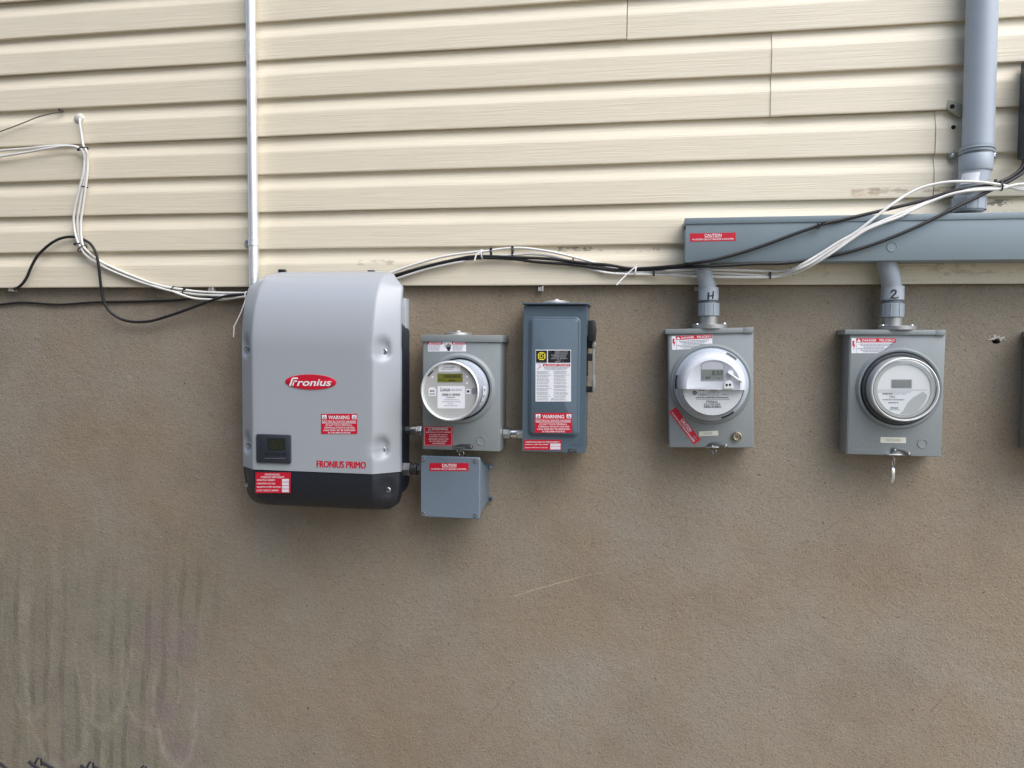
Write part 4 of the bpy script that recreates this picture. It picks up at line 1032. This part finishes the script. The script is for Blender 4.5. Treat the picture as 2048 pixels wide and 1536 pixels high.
knockout(ww, 1784, 494, 10.5, DW)
caution_label(ww, 1380, 466, 1471.5, 482.5, DW, 1.2)

# ---- grey plastic risers
def riser(pts, d, coup, ring, nut, hub, flange, bolts, mark, label):
    xm = (coup[0]+coup[2])/2
    ymid = (coup[1]+coup[3])/2
    base = W((flange[0]+flange[2])/2, flange[3], d)
    t = thing('conduit_riser', label, 'conduit', base, 'plastic conduits into the meter boxes')
    b = NB(); P = [W(x, y, dd_) for x, y, dd_ in pts]; tube(b, spline(P, 6), (coup[2]-coup[0])*.43*mpp(xm, ymid, d), 28); part('pipe', b, 'pvc_grey', t)
    def cyl(q, nm, mt, seg=32, bev=.001):
        c = W((q[0]+q[2])/2, q[3], d); h = W((q[0]+q[2])/2, q[1], d).z-c.z; r = (q[2]-q[0])/2*mpp((q[0]+q[2])/2, q[3], d)
        b = NB(); lathe(b, c, (0, 0, 1), [(0, 0), (r-bev, 0), (r, bev), (r, h-bev), (r-bev, h), (0, h)], seg); return part(nm, b, mt, t, ang=30), c, r, h
    cp = cyl(coup, 'coupling', 'pvc_grey'); cyl((ring[0]+1.6, ring[1], ring[2]-1.6, ring[3]), 'neck_ring', 'pvc_dark', bev=.0005); nt_ = cyl(nut, 'nut', 'pvc_nut'); cyl(hub, 'hub', 'cast_metal')
    _, c, r, h = nt_
    for k in range(8):
        a = R(22+45*k); b = NB(); tube(b, [c+Vector((math.cos(a)*r, math.sin(a)*r, .001)), c+Vector((math.cos(a)*r, math.sin(a)*r, h-.001))], .0013, 6); part('rib', b, 'pvc_nut', nt_[0])
    fl = cyl(flange, 'flange', 'cast_metal', 32, .0008)
    for x, y in bolts:
        b = NB(); c2_ = W(x, y+3, d+.012); hexnut(b, c2_, (0, 0, 1), 5*mpp(x, y, d), 0, .0055, 8); part('bolt', b, 'bright_steel', t)
    # marker on the coupling: strokes wrapped on the cylinder
    co, c, r, h = cp; b = NB()
    for stroke, wd in mark:
        pts_ = spline([Vector((x, 0, y)) for x, y in stroke], 4) if len(stroke) > 2 else [Vector((x, 0, y)) for x, y in stroke]
        Q = []
        for p in pts_:
            q = W(p.x, p.z, d+r); ux = max(-.98, min(.98, (q.x-c.x)/r)); Q.append(Vector((q.x, c.y-r*math.sqrt(1-ux*ux)-.0001, q.z)))
        tube(b, Q, wd*mpp(xm, ymid, d), 6)
    part('marking', b, 'print_black', co)
    return t
riser([(1402, 519, .045), (1407, 540, .045), (1412, 557, .040), (1416, 580, .030)], .030, (1396.5, 575, 1437, 601), (1398.5, 601, 1436, 606.5), (1396.5, 606.5, 1438.5, 632), (1399, 632, 1435.5, 650), (1383, 649, 1455, 657.5), ((1393, 648.5), (1447.5, 647)),
      [([(1417.5, 585), (1416.5, 599.5)], 1.9), ([(1427, 582.5), (1425.5, 597.5)], 1.7), ([(1417, 592.5), (1428, 590.5)], 1.6)], 'grey plastic conduit with a handwritten H above the middle meter box')
riser([(1772, 518, .045), (1776, 535, .045), (1780, 552, .040), (1784, 576, .028)], .028, (1761.5, 572.5, 1807.5, 600.5), (1763, 600.5, 1806, 607), (1761.5, 607, 1806.5, 634.5), (1764.5, 634.5, 1803.5, 654), (1755, 652, 1831, 660), ((1763.5, 650.5), (1822, 650.5)),
      [([(1783, 584.5), (1786, 580.5), (1791, 580.5), (1792, 585), (1787, 591), (1782.5, 596), (1784.5, 594.6), (1790, 596), (1797, 594.2)], 1.6)], 'grey plastic conduit with a handwritten 2 above the right meter box')

# ---- big grey conduit
rB = 31*mpp(1955, 250, .05)
pA = W(1954.5, 330, .042); pT = W(1964.8, 0, .042)
bc = thing('large_conduit', 'wide grey plastic conduit dropping down the right side into the wiring trough', 'conduit', W(1937, 421, .042))
dv = pT-pA; topp = pA+dv*((ZS+16*EXP-pA.z)/dv.z)
b = NB(); tube(b, [pA+(topp-pA)*t for t in (0, .3, .6, 1)], rB, 36); part('pipe', b, 'pvc_grey', bc)
c0_, c1_ = W(1951, 343.5, .042), W(1951.8, 311, .042); b = NB(); ax = (c1_-c0_); L = ax.length; rr = 33.6*mpp(1951, 330, .042)
lathe(b, c0_, ax, [(rB*.9, -.003), (rr*.97, 0), (rr, .0025), (rr, L-.002), (rr*.97, L), (rB, L)], 40); part('bell', b, 'pvc_grey', bc)
b = NB(); tube(b, spline([W(1950, 340, .042), W(1947.5, 356, .042), W(1942, 380, .042), W(1937.5, 404, .042), W(1936.5, 424, .042)], 5), rB*1.0, 36); off = part('offset', b, 'pvc_grey', bc)
b = NB(); c0_, c1_ = W(1937, 421, .042), W(1938.5, 396, .042); ax = c1_-c0_; L = ax.length; lathe(b, c0_, ax, [(rB*1.09, 0), (rB*1.1, .002), (rB*1.1, L-.002), (rB*1.05, L), (rB, L)], 40)
for k in range(10):
    a = R(36*k+10); n_, u_, w_ = frame_of(ax); tube(b, [c0_+u_*(rB*1.1*math.cos(a))+w_*(rB*1.1*math.sin(a))+n_*.002, c0_+u_*(rB*1.1*math.cos(a))+w_*(rB*1.1*math.sin(a))+n_*(L-.003)], .0014, 6)
part('connector', b, 'pvc_grey', bc)
# sticker wrapped round the offset
b = NB(); cA, cB = W(1946.5, 350, .042), W(1941.5, 372, .042); v_ = []
for i in range(9):
    a = R(-62+66*i/8)
    v_.append([b.verts.new(p+Vector((rB*1.012*math.sin(a), -rB*1.012*math.cos(a), 0))) for p in (cB, cA)])
for p, q in zip(v_, v_[1:]): b.faces.new((p[0], q[0], q[1], p[1]))
stk = part('wrapped_sticker', b, 'print_white', off)
b = NB()
for x in (1929, 1936.5):
    tube(b, [W(x-1.5, 362, .078), W(x, 357.5, .079), W(x+1.6, 362, .078)], .0006, 4)
part('sticker_print', b, 'print_grey', off)
# strap over the bell's top
b = NB(); Ps = []
for i in range(25):
    a = R(-90+180*i/24); c_ = W(1952, 303, .042); Ps.append(c_+Vector((rr*1.05*math.sin(a), -rr*1.05*math.cos(a), -.006*math.sin(a)*0+.004*math.cos(a))))
h_ = .0085
A = [b.verts.new(p+Vector((0, 0, h_))) for p in Ps]; B = [b.verts.new(p-Vector((0, 0, h_))) for p in Ps]; C_ = [b.verts.new(p*1+Vector(((p.x-Ps[12].x)*-.05, .003, h_))) for p in Ps]; D_ = [b.verts.new(p+Vector(((p.x-Ps[12].x)*-.05, .003, -h_))) for p in Ps]
for i in range(24):
    b.faces.new((A[i], B[i], B[i+1], A[i+1])); b.faces.new((C_[i], A[i], A[i+1], C_[i+1])); b.faces.new((B[i], D_[i], D_[i+1], B[i+1]))
mid = [p+Vector((0, -.0012, 0)) for p in Ps]; tube(b, mid, .0018, 6)
sp = part('strap', b, 'pvc_nut', bc)
for x, y, sg in ((1906, 311, -1), (1989, 310, 1)):
    b = NB(); c_ = W(x, y, .003); q = 8*mpp(x, y, 0); xin = Ps[0].x+.004 if sg < 0 else Ps[-1].x-.004
    pts = [(xin, c_.z-q*.9), (c_.x, c_.z-q), (c_.x+sg*q*.8, c_.z-q*.5), (c_.x+sg*q, c_.z), (c_.x+sg*q*.8, c_.z+q*.5), (c_.x, c_.z+q), (xin, c_.z+q*1.3)]
    prism(b, pts if sg > 0 else pts[::-1], .003, -.0035, .0006); ea = part('strap_ear', b, 'pvc_nut', sp); screw(ea, x, y, .006, 4.6, 'bright_steel')

# ---- dark box at the right edge
a, bb, u, t_ = pxrect(2053, 104, 2200, 330, .075)
ub = thing('utility_box', 'dark blue-grey box at the right picture edge with two black cables below', 'utility box', ((a+bb)/2, 0, u))
b = NB(); z1 = W(2042, 106, .02).z; z0_ = W(2036, 318, .02).z; xl0 = W(2040, 200, .0).x-.004
box(b, xl0, xl0+.22, -.075, -.001, z0_, z1-.02, .006); part('housing', b, 'dark_box_paint', ub)
b = NB(); loft_outlines(b, [(rrect(xl0-.001, xl0+.221, z1-.035, z1, .012), -.070), (rrect(xl0-.001, xl0+.221, z1-.035, z1, .012), -.078)]); box(b, xl0-.0015, xl0+.2215, -.0765, -.06, z0_-.002, z1-.03, .003); part('lid', b, 'dark_box_paint', ub)

# ---- anchors and bushing left on the siding
an = thing('anchor_tab', 'bent grey plastic tab with a black screw hole beside the wide conduit, upper one', 'anchor tab', W(1905, 230, 0), 'screw tabs beside the wide conduit')
b = NB(); P = [W(x, y, .006) for x, y in ((1893, 216), (1897, 199), (1912, 203), (1925, 210), (1926, 229), (1921, 233), (1912, 228))]; prism(b, [(p.x, p.z) for p in reversed(P)], .002, -.006, .001); part('tab', b, 'anchor_tab', an)
b = NB(); lathe(b, W(1904.5, 213, .0061), (0, -1, 0), [(5*mpp(1904, 213, 0), 0), (5*mpp(1904, 213, 0), .0006), (0, .0006)], 16); part('screw_hole', b, 'hole_dark', an)
an = thing('anchor_tab', 'rounded flat plastic tab with a black screw hole, lower one above the strap', 'anchor tab', W(1908, 267, 0), 'screw tabs beside the wide conduit')
b = NB(); P = [W(x, y, .0035) for x, y in ((1897, 248), (1919, 248.5), (1916, 261), (1909, 267), (1901, 264.5), (1896, 258))]; prism(b, [(p.x, p.z) for p in reversed(P)], .002, -.0030, .0008); part('tab', b, 'vinyl_siding', an)
b = NB(); lathe(b, W(1906.8, 254.5, .0033), (0, -1, 0), [(4.6*mpp(1904, 213, 0), 0), (4.6*mpp(1904, 213, 0), .0006), (0, .0006)], 16); part('screw_hole', b, 'hole_dark', an)
k = mpp(162, 238, 0)
bu = thing('cable_bushing', 'white domed cable bushing where the white cables enter the siding', 'bushing', W(162, 250, 0))
b = NB(); lathe(b, W(162, 239, -.011), (0, -1, 0), [(11*k, 0), (10.5*k, .006), (9*k, .011), (6*k, .015), (3.4*k, .017), (0, .017)], 24); part('dome', b, 'bushing_plastic', bu)

# ---- cables
CABLES = []
def cable(name, pts, r, mat, label, group=None, dflt=.012):
    P = [W(p[0], p[1], p[2] if len(p) > 2 else dflt) for p in pts]
    b = NB(); tube(b, spline(P, 5), r, 10)
    return single(name, b, mat, label, 'cable', group, ang=80)
WC = 'white cables tied along the wall'; BC = 'black cables tied along the wall'
RW = .0036
cable('cable', [(160, 238, .003), (160, 243, .012), (160, 250, .014), (163, 268, .012), (166.7, 291, .016), (173, 302, .018), (175, 318), (175, 344), (172, 369, .014), (167.6, 403), (162.5, 437), (161.7, 459, .014), (163, 476, .016), (167, 493, .020), (180, 507, .016), (195, 520, .012), (219, 532, .012), (242, 542.5, .012), (271, 554, .012), (302.5, 566, .012), (334, 574, .012), (365, 579, .006), (396, 583, .002), (443, 585.5, .0), (496, 586, .0), (560, 586, 0)], RW, 'white_cable', 'white cable leaving the domed bushing, rightmost strand of the hanging bundle', WC)
cable('cable', [(-60, 321), (0, 313), (51, 305), (93, 297.5), (127, 292.5, .012), (147, 293, .016), (160, 297.5, .018), (166.5, 305, .016), (169, 322), (167, 344), (162.5, 364, .012), (157, 386), (150.6, 412), (147.3, 437), (149, 459, .014), (154, 479, .018), (161, 494.7, .020), (170, 508.5, .016), (187.5, 522.5, .012), (211, 535.5, .012), (234, 546, .012), (271, 560.5, .012), (302.5, 571, .012), (334, 580, .018), (348, 583.5, .018), (365, 590, .012), (388, 596.5, .008), (420, 599, .006), (451, 598.5, .006), (490, 593, .006), (560, 590, .0)], RW, 'white_cable', 'white cable from the left picture edge, dipping lowest before the inverter', WC)
cable('cable', [(-60, 309), (0, 301.5), (51, 297.5), (101, 292, .008), (140, 291.5, .008), (160, 296, .008), (168, 306, .006), (172, 322, .006), (171, 344, .006), (168, 366, .006), (163, 390, .010), (158, 420, .010), (154.8, 440, .010), (156, 461, .010), (160, 481, .010), (168, 496, .010), (184, 511, .006), (203, 523.5, .006), (226, 536, .004), (255, 550, .004), (290, 564.5, .004), (330, 579, .004), (368, 585, .004), (396, 589, .0), (443, 591, .0), (480, 590, .0), (560, 588, -.004)], RW, 'white_cable', 'white cable from the left picture edge, middle strand of the hanging bundle', WC)
cable('cable', [(24, 578, -.012), (30, 577, -.002), (37.5, 574, .008), (47, 565), (54.7, 552.5), (62.5, 534), (75, 512), (94, 493), (112.5, 480.6), (130, 474.7), (145, 473.6, .010), (158, 475.5, .005), (170, 480.6, .008), (181, 488, .020), (190.6, 502.5, .024), (195, 518, .024), (198, 537, .022), (200, 557, .018), (203, 580.6, .012), (208, 602.5, .008), (215.6, 618, .004), (226.6, 629, .0), (242, 638, -.004), (260, 643, -.006), (279, 644, -.006), (302.5, 642, -.006), (334, 633, -.004), (365, 622.5, .0), (396, 611, .006), (420, 602, .014), (443, 594.5, .016), (466, 590, .012), (498, 588.5, .004), (560, 588, .0)], .0044, 'black_cable', 'black cable looping up to the white bundle then sagging to the inverter', BC)
cable('cable', [(-60, 612, -.019), (0, 609, -.019), (31, 605.6, -.019), (62.5, 605.6, -.019), (109, 609, -.019), (140.6, 608, -.019), (172, 605.6, -.019), (203, 604, -.019), (240, 603.5, -.019), (302, 602.5, -.019), (349, 600.6, -.019), (390, 597, -.017), (440, 593, -.015), (520, 590, -.012)], .0035, 'black_cable', 'black cable running level along the wall under the siding at the left', BC)
cable('wire', [(-60, 290, .008), (0, 263.5, .008), (25.4, 254, .008), (51, 244, .008), (76, 234, .006), (101.6, 227.5, .004), (115, 225, .003), (126, 224.5, -.004)], .0017, 'grey_wire', 'thin grey wire from a nail at the upper left edge')
nl = NB(); lathe(nl, W(126.5, 223, -.011), (0, -1, 0), [(.002, 0), (.002, .014), (.0042, .0145), (.0042, .0165), (0, .017)], 12); single('nail', nl, 'hasp_steel', 'small dark nail holding the thin grey wire, upper left', 'nail')

cable('cable', [(740, 563, .0), (772, 549, .012), (822, 531), (885, 513.5), (947, 504.5, .014), (975, 502, .014), (997.5, 498.5), (1025.6, 496), (1057, 497), (1104, 504), (1150.6, 515, .010), (1182, 523.5, .006), (1213, 534, .004), (1247, 541, .006), (1272, 544.5, .010), (1310, 544, .016), (1354, 540.6, .03), (1401, 538.5, .05), (1452.5, 539.5, .06), (1504, 541, .06), (1555, 542, .055), (1584, 539, .080), (1606, 528, .098), (1640.5, 507.5, .099), (1675, 485.5, .100), (1703, 470, .100), (1725, 454.5, .100), (1752, 433, .100), (1781, 411, .096), (1806, 394, .088), (1833, 379.5, .084), (1860, 370.5, .084), (1896, 364, .086), (1931.6, 363, .088), (1967.5, 365, .086), (2003, 370, .08), (2025, 375, .07), (2048, 380, .06), (2120, 384, .05)], RW, 'white_cable', 'white cable arching highest over the wiring trough and wide conduit', WC)
cable('cable', [(750, 572, .0), (791, 558, .010), (854, 538), (916, 524.5), (954, 518, .006), (990, 513, .006), (1025, 510, .006), (1060, 508, .004), (1100, 512, .004), (1135, 521, .004), (1166, 533, .004), (1210, 545), (1247, 548), (1291, 549, .014), (1354, 551, .03), (1401, 552.5, .05), (1452.5, 554, .06), (1504, 554.6, .06), (1546.5, 554, .055), (1572, 550, .06), (1593, 545, .072), (1623, 530.5, .090), (1657.6, 510, .100), (1703, 478.5, .100), (1730, 461, .100), (1761, 447.5, .100), (1797, 434.5, .098), (1824, 421, .094), (1851, 408, .088), (1878, 396.5, .086), (1905, 387.5, .088), (1931.6, 382.5, .090), (1967.5, 379.5, .088), (2000, 377.5, .08), (2025, 371, .074), (2048, 368, .07), (2120, 366, .06)], RW, 'white_cable', 'white cable lowest in the bundle below the siding, front strand over the trough', WC)
cable('cable', [(1230, 545, .003), (1272, 547, .006), (1310, 547.5, .010), (1350, 546, .024), (1401, 545.5, .044), (1452, 547, .054), (1504, 550, .054), (1546, 551, .050), (1575, 546, .070), (1598, 537.5, .094), (1625, 524, .099), (1660, 501, .098), (1703, 474, .098), (1730, 457.5, .0985), (1770, 440, .0985), (1815, 421.5, .094), (1842, 409, .084), (1870, 396, .078), (1905, 385, .080), (1935, 379, .082), (1970, 376, .080), (2000, 374.5, .074), (2030, 375.5, .064), (2060, 377, .05), (2120, 380, .05)], RW, 'white_cable', 'white cable between the other two, partly behind the black one over the trough', WC)
cable('cable', [(745, 568, .004), (779, 554, .012), (854, 532.5, .014), (916, 518, .014), (954, 512.5, .014), (1025.6, 514.5, .014), (1104, 518, .014), (1166, 526, .014), (1213, 529.5, .014), (1260, 537, .014), (1291, 536.5, .018), (1340, 533, .045), (1366, 530, .075), (1401, 524, .095), (1435, 518, .097), (1487, 504, .097), (1538, 487, .097), (1589, 468, .098), (1632, 453, .098), (1658, 445, .096), (1680, 440.6, .094), (1734, 428, .090), (1788, 415.5, .086), (1842, 402, .082), (1878, 390.5, .080), (1913.6, 380.4, .082), (1949.5, 374.5, .080), (1985.5, 368.5, .074), (2012, 359, .066), (2030, 348, .06), (2043, 336, .055), (2050, 318, .05)], .0044, 'black_cable', 'black cable climbing diagonally across the front of the wiring trough, upper one', BC)
cable('cable', [(748, 572, .004), (780, 557, .006), (854, 536, .008), (916, 521.5, .010), (954, 516, .014), (1025, 518, .012), (1072.5, 524, .012), (1144, 529, .012), (1197.5, 536.5, .012), (1244, 540, .010), (1307, 538.5, .018), (1340, 536, .040), (1368, 534.5, .070), (1401, 533, .088), (1452.5, 531, .092), (1512, 527.5, .095), (1555, 527, .095), (1598, 523, .092), (1640.5, 516, .092), (1680, 508, .094), (1734, 493, .096), (1788, 473, .097), (1842, 449.6, .097), (1895.6, 422.7, .094), (1931.6, 404.7, .090), (1958.5, 392, .084), (1985.5, 379, .076), (2012, 366, .068), (2036, 352, .062), (2048, 341, .058), (2058, 318, .055)], .0044, 'black_cable', 'black cable sagging along the lower part of the wiring trough', BC)

# ---- cable ties
def tie(px, py, d, ang, a, mat, label, head=None, tail=None, bmul=1.5):
    """loop round the bundle at px, py; ang = direction of the bundle in the photo (deg, clockwise from right); a = half width in px"""
    t = Vector((math.cos(R(ang)), 0, -math.sin(R(ang)))); n1 = Vector((math.sin(R(ang)), 0, math.cos(R(ang)))); n2 = Vector((0, -1, 0))
    c = W(px, py, d); k = mpp(px, py, d); b = NB()
    wid = .0022
    ring = [c+n1*(a*k*math.cos(q))+n2*(a*k*.85*math.sin(q)+0) for q in [2*math.pi*i/20 for i in range(21)]]
    tube(b, ring, [wid]*21, 8, False, .42, up=n1)
    if head:
        h = W(*head, d+.006); s_ = .0032; m_ = Matrix.Translation(h) @ Matrix.Rotation(R(ang), 4, 'Y') @ Matrix.Diagonal((s_*1.0, s_*.8, s_*1.2, 1))
        r_ = bmesh.ops.create_cube(b, size=2, matrix=m_)
    if tail:
        P = [W(x, y, d+.008+.004*i) for i, (x, y) in enumerate(tail)]; tube(b, P, .0019, 8, True, .45)
    single('cable_tie', b, mat, label, 'cable tie', 'black cable ties' if mat == 'black_tie' else 'white cable ties', ang=60)
BT = 'black_tie'; WT = 'white_tie'
tie(167, 297, .012, 85, 8.5, BT, 'black cable tie at the top of the hanging white bundle, below the bushing', (157, 299.5))
tie(169.5, 374, .010, 100, 5.5, BT, 'black cable tie halfway down the hanging white bundle')
tie(164.5, 497, .014, 50, 9, BT, 'black cable tie where the black loop meets the white bundle', (150, 488), [(161, 486), (155, 487), (147, 487.5)])
tie(346, 580, .010, 20, 7, BT, 'black cable tie on the white bundle at the siding edge, left of a pair')
tie(368, 583, .004, 12, 5.5, BT, 'black cable tie on the white bundle at the siding edge, right of a pair', (369, 577))
tie(1025, 503, .010, 0, 8.5, BT, 'black cable tie on the crest of the cables right of the inverter', (1025, 495))
tie(982, 505, .010, -6, 7, BT, 'black cable tie just right of the short white tie', (982, 498))
tie(1145, 524, .010, 12, 7, BT, 'black cable tie on the cables above the right edge of the disconnect switch', (1146, 530))
tie(1308, 544.5, .018, 2, 7.5, BT, 'black cable tie right of the long white tie tail', (1308, 537))
tie(1540, 552, .055, 0, 6, BT, 'black cable tie on the lowest white cables below the trough', (1540, 547))
tie(1584, 543, .062, -24, 8.5, BT, 'black cable tie where the white cables turn up over the trough')
tie(1638, 451, .098, -18, 5.5, BT, 'black cable tie on the black cable crossing the trough', (1636, 455), [(1630, 454), (1640, 449), (1652, 443)])
tie(2002, 372, .076, -5, 10.5, BT, 'black cable tie gathering all cables at the right edge', (1991, 361.5))
tie(964, 509, .012, -8, 9.5, WT, 'short white cable tie on the cables right of the inverter', (963, 501), [(961, 503), (953, 508), (949, 521)])
tie(1271, 542, .012, 6, 10, WT, 'white cable tie with a long tail hanging below the cables mid wall', (1271, 533.5), [(1269, 535), (1253, 549), (1242, 560), (1233, 570)])
tie(494, 592, .004, -2, 9, WT, 'white cable tie with a long tail hanging left of the inverter', (494, 596), [(494, 594), (490, 602), (482, 625), (468, 653), (467, 674)])

# ---- chain-link fence between the camera and the wall; only the twisted tips reach into the picture
tipA = CAM+(_f+(77-1024)/F_PX*_r2-(1516-768)/F_PX*_u2)*1.07
tipB = CAM+(_f+(287-1024)/F_PX*_r2-(1528-768)/F_PX*_u2)*1.052
tipB.z = tipA.z
fd = (tipB-tipA); pitch_ = Vector((fd.x, fd.y, 0)).length/2; fx = Vector((fd.x, fd.y, 0)).normalized(); fn = Vector((fx.y, -fx.x, 0))
fe = thing('chain_link_fence', 'dark coated chain-link fence whose twisted wire tips show along the bottom left', 'fence', (tipA.x, tipA.y, 0))
b = NB(); zz = tipA.z; nseg = int(zz/pitch_*1.0); hp = pitch_/2
pts = []
for i in range(2*nseg):
    z = zz-.026-i*hp
    if z < .03: break
    pts.append(tipA+fx*(0 if i % 2 == 0 else -hp)+fn*(.0022 if i % 2 == 0 else -.0022)+Vector((0, 0, z-tipA.z)))
def fp(u, z, n=0.0): return tipA+fx*u+Vector((0, 0, z))+fn*n
hook = spline([fp(-.013, -.005, .002), fp(.0, -.012, .004), fp(.016, -.021, .003), fp(.034, -.033, 0)], 4)
tw = [fp(.003, -.008, -.003), fp(.018, -.015, -.003), fp(.036, -.026, -.002)]
loopw = spline([fp(-.006, -.012, .001), fp(-.0035, -.004, .0), fp(0, 0, -.001), fp(.0024, -.003, -.002), fp(.0018, -.012, -.003)], 4)
tube(b, pts, .0021, 6); tube(b, hook, .0024, 6); tube(b, tw, .0022, 6); tube(b, loopw, .0015, 6)
proto = part('wire', b, 'fence_vinyl', fe)
for i in range(-14, 26):
    if i == 0: continue
    c_ = proto.copy(); COL.objects.link(c_); c_.parent = fe; c_.location = fx*(pitch_*i)
for i in (-14, 25):
    b = NB(); q = tipA+fx*(pitch_*i)+fn*.03; lathe(b, (q.x, q.y, 0), (0, 0, 1), [(0, -.2), (.021, -.2), (.021, zz+.02), (.015, zz+.035), (0, zz+.038)], 20); part('post', b, 'fence_vinyl', fe)
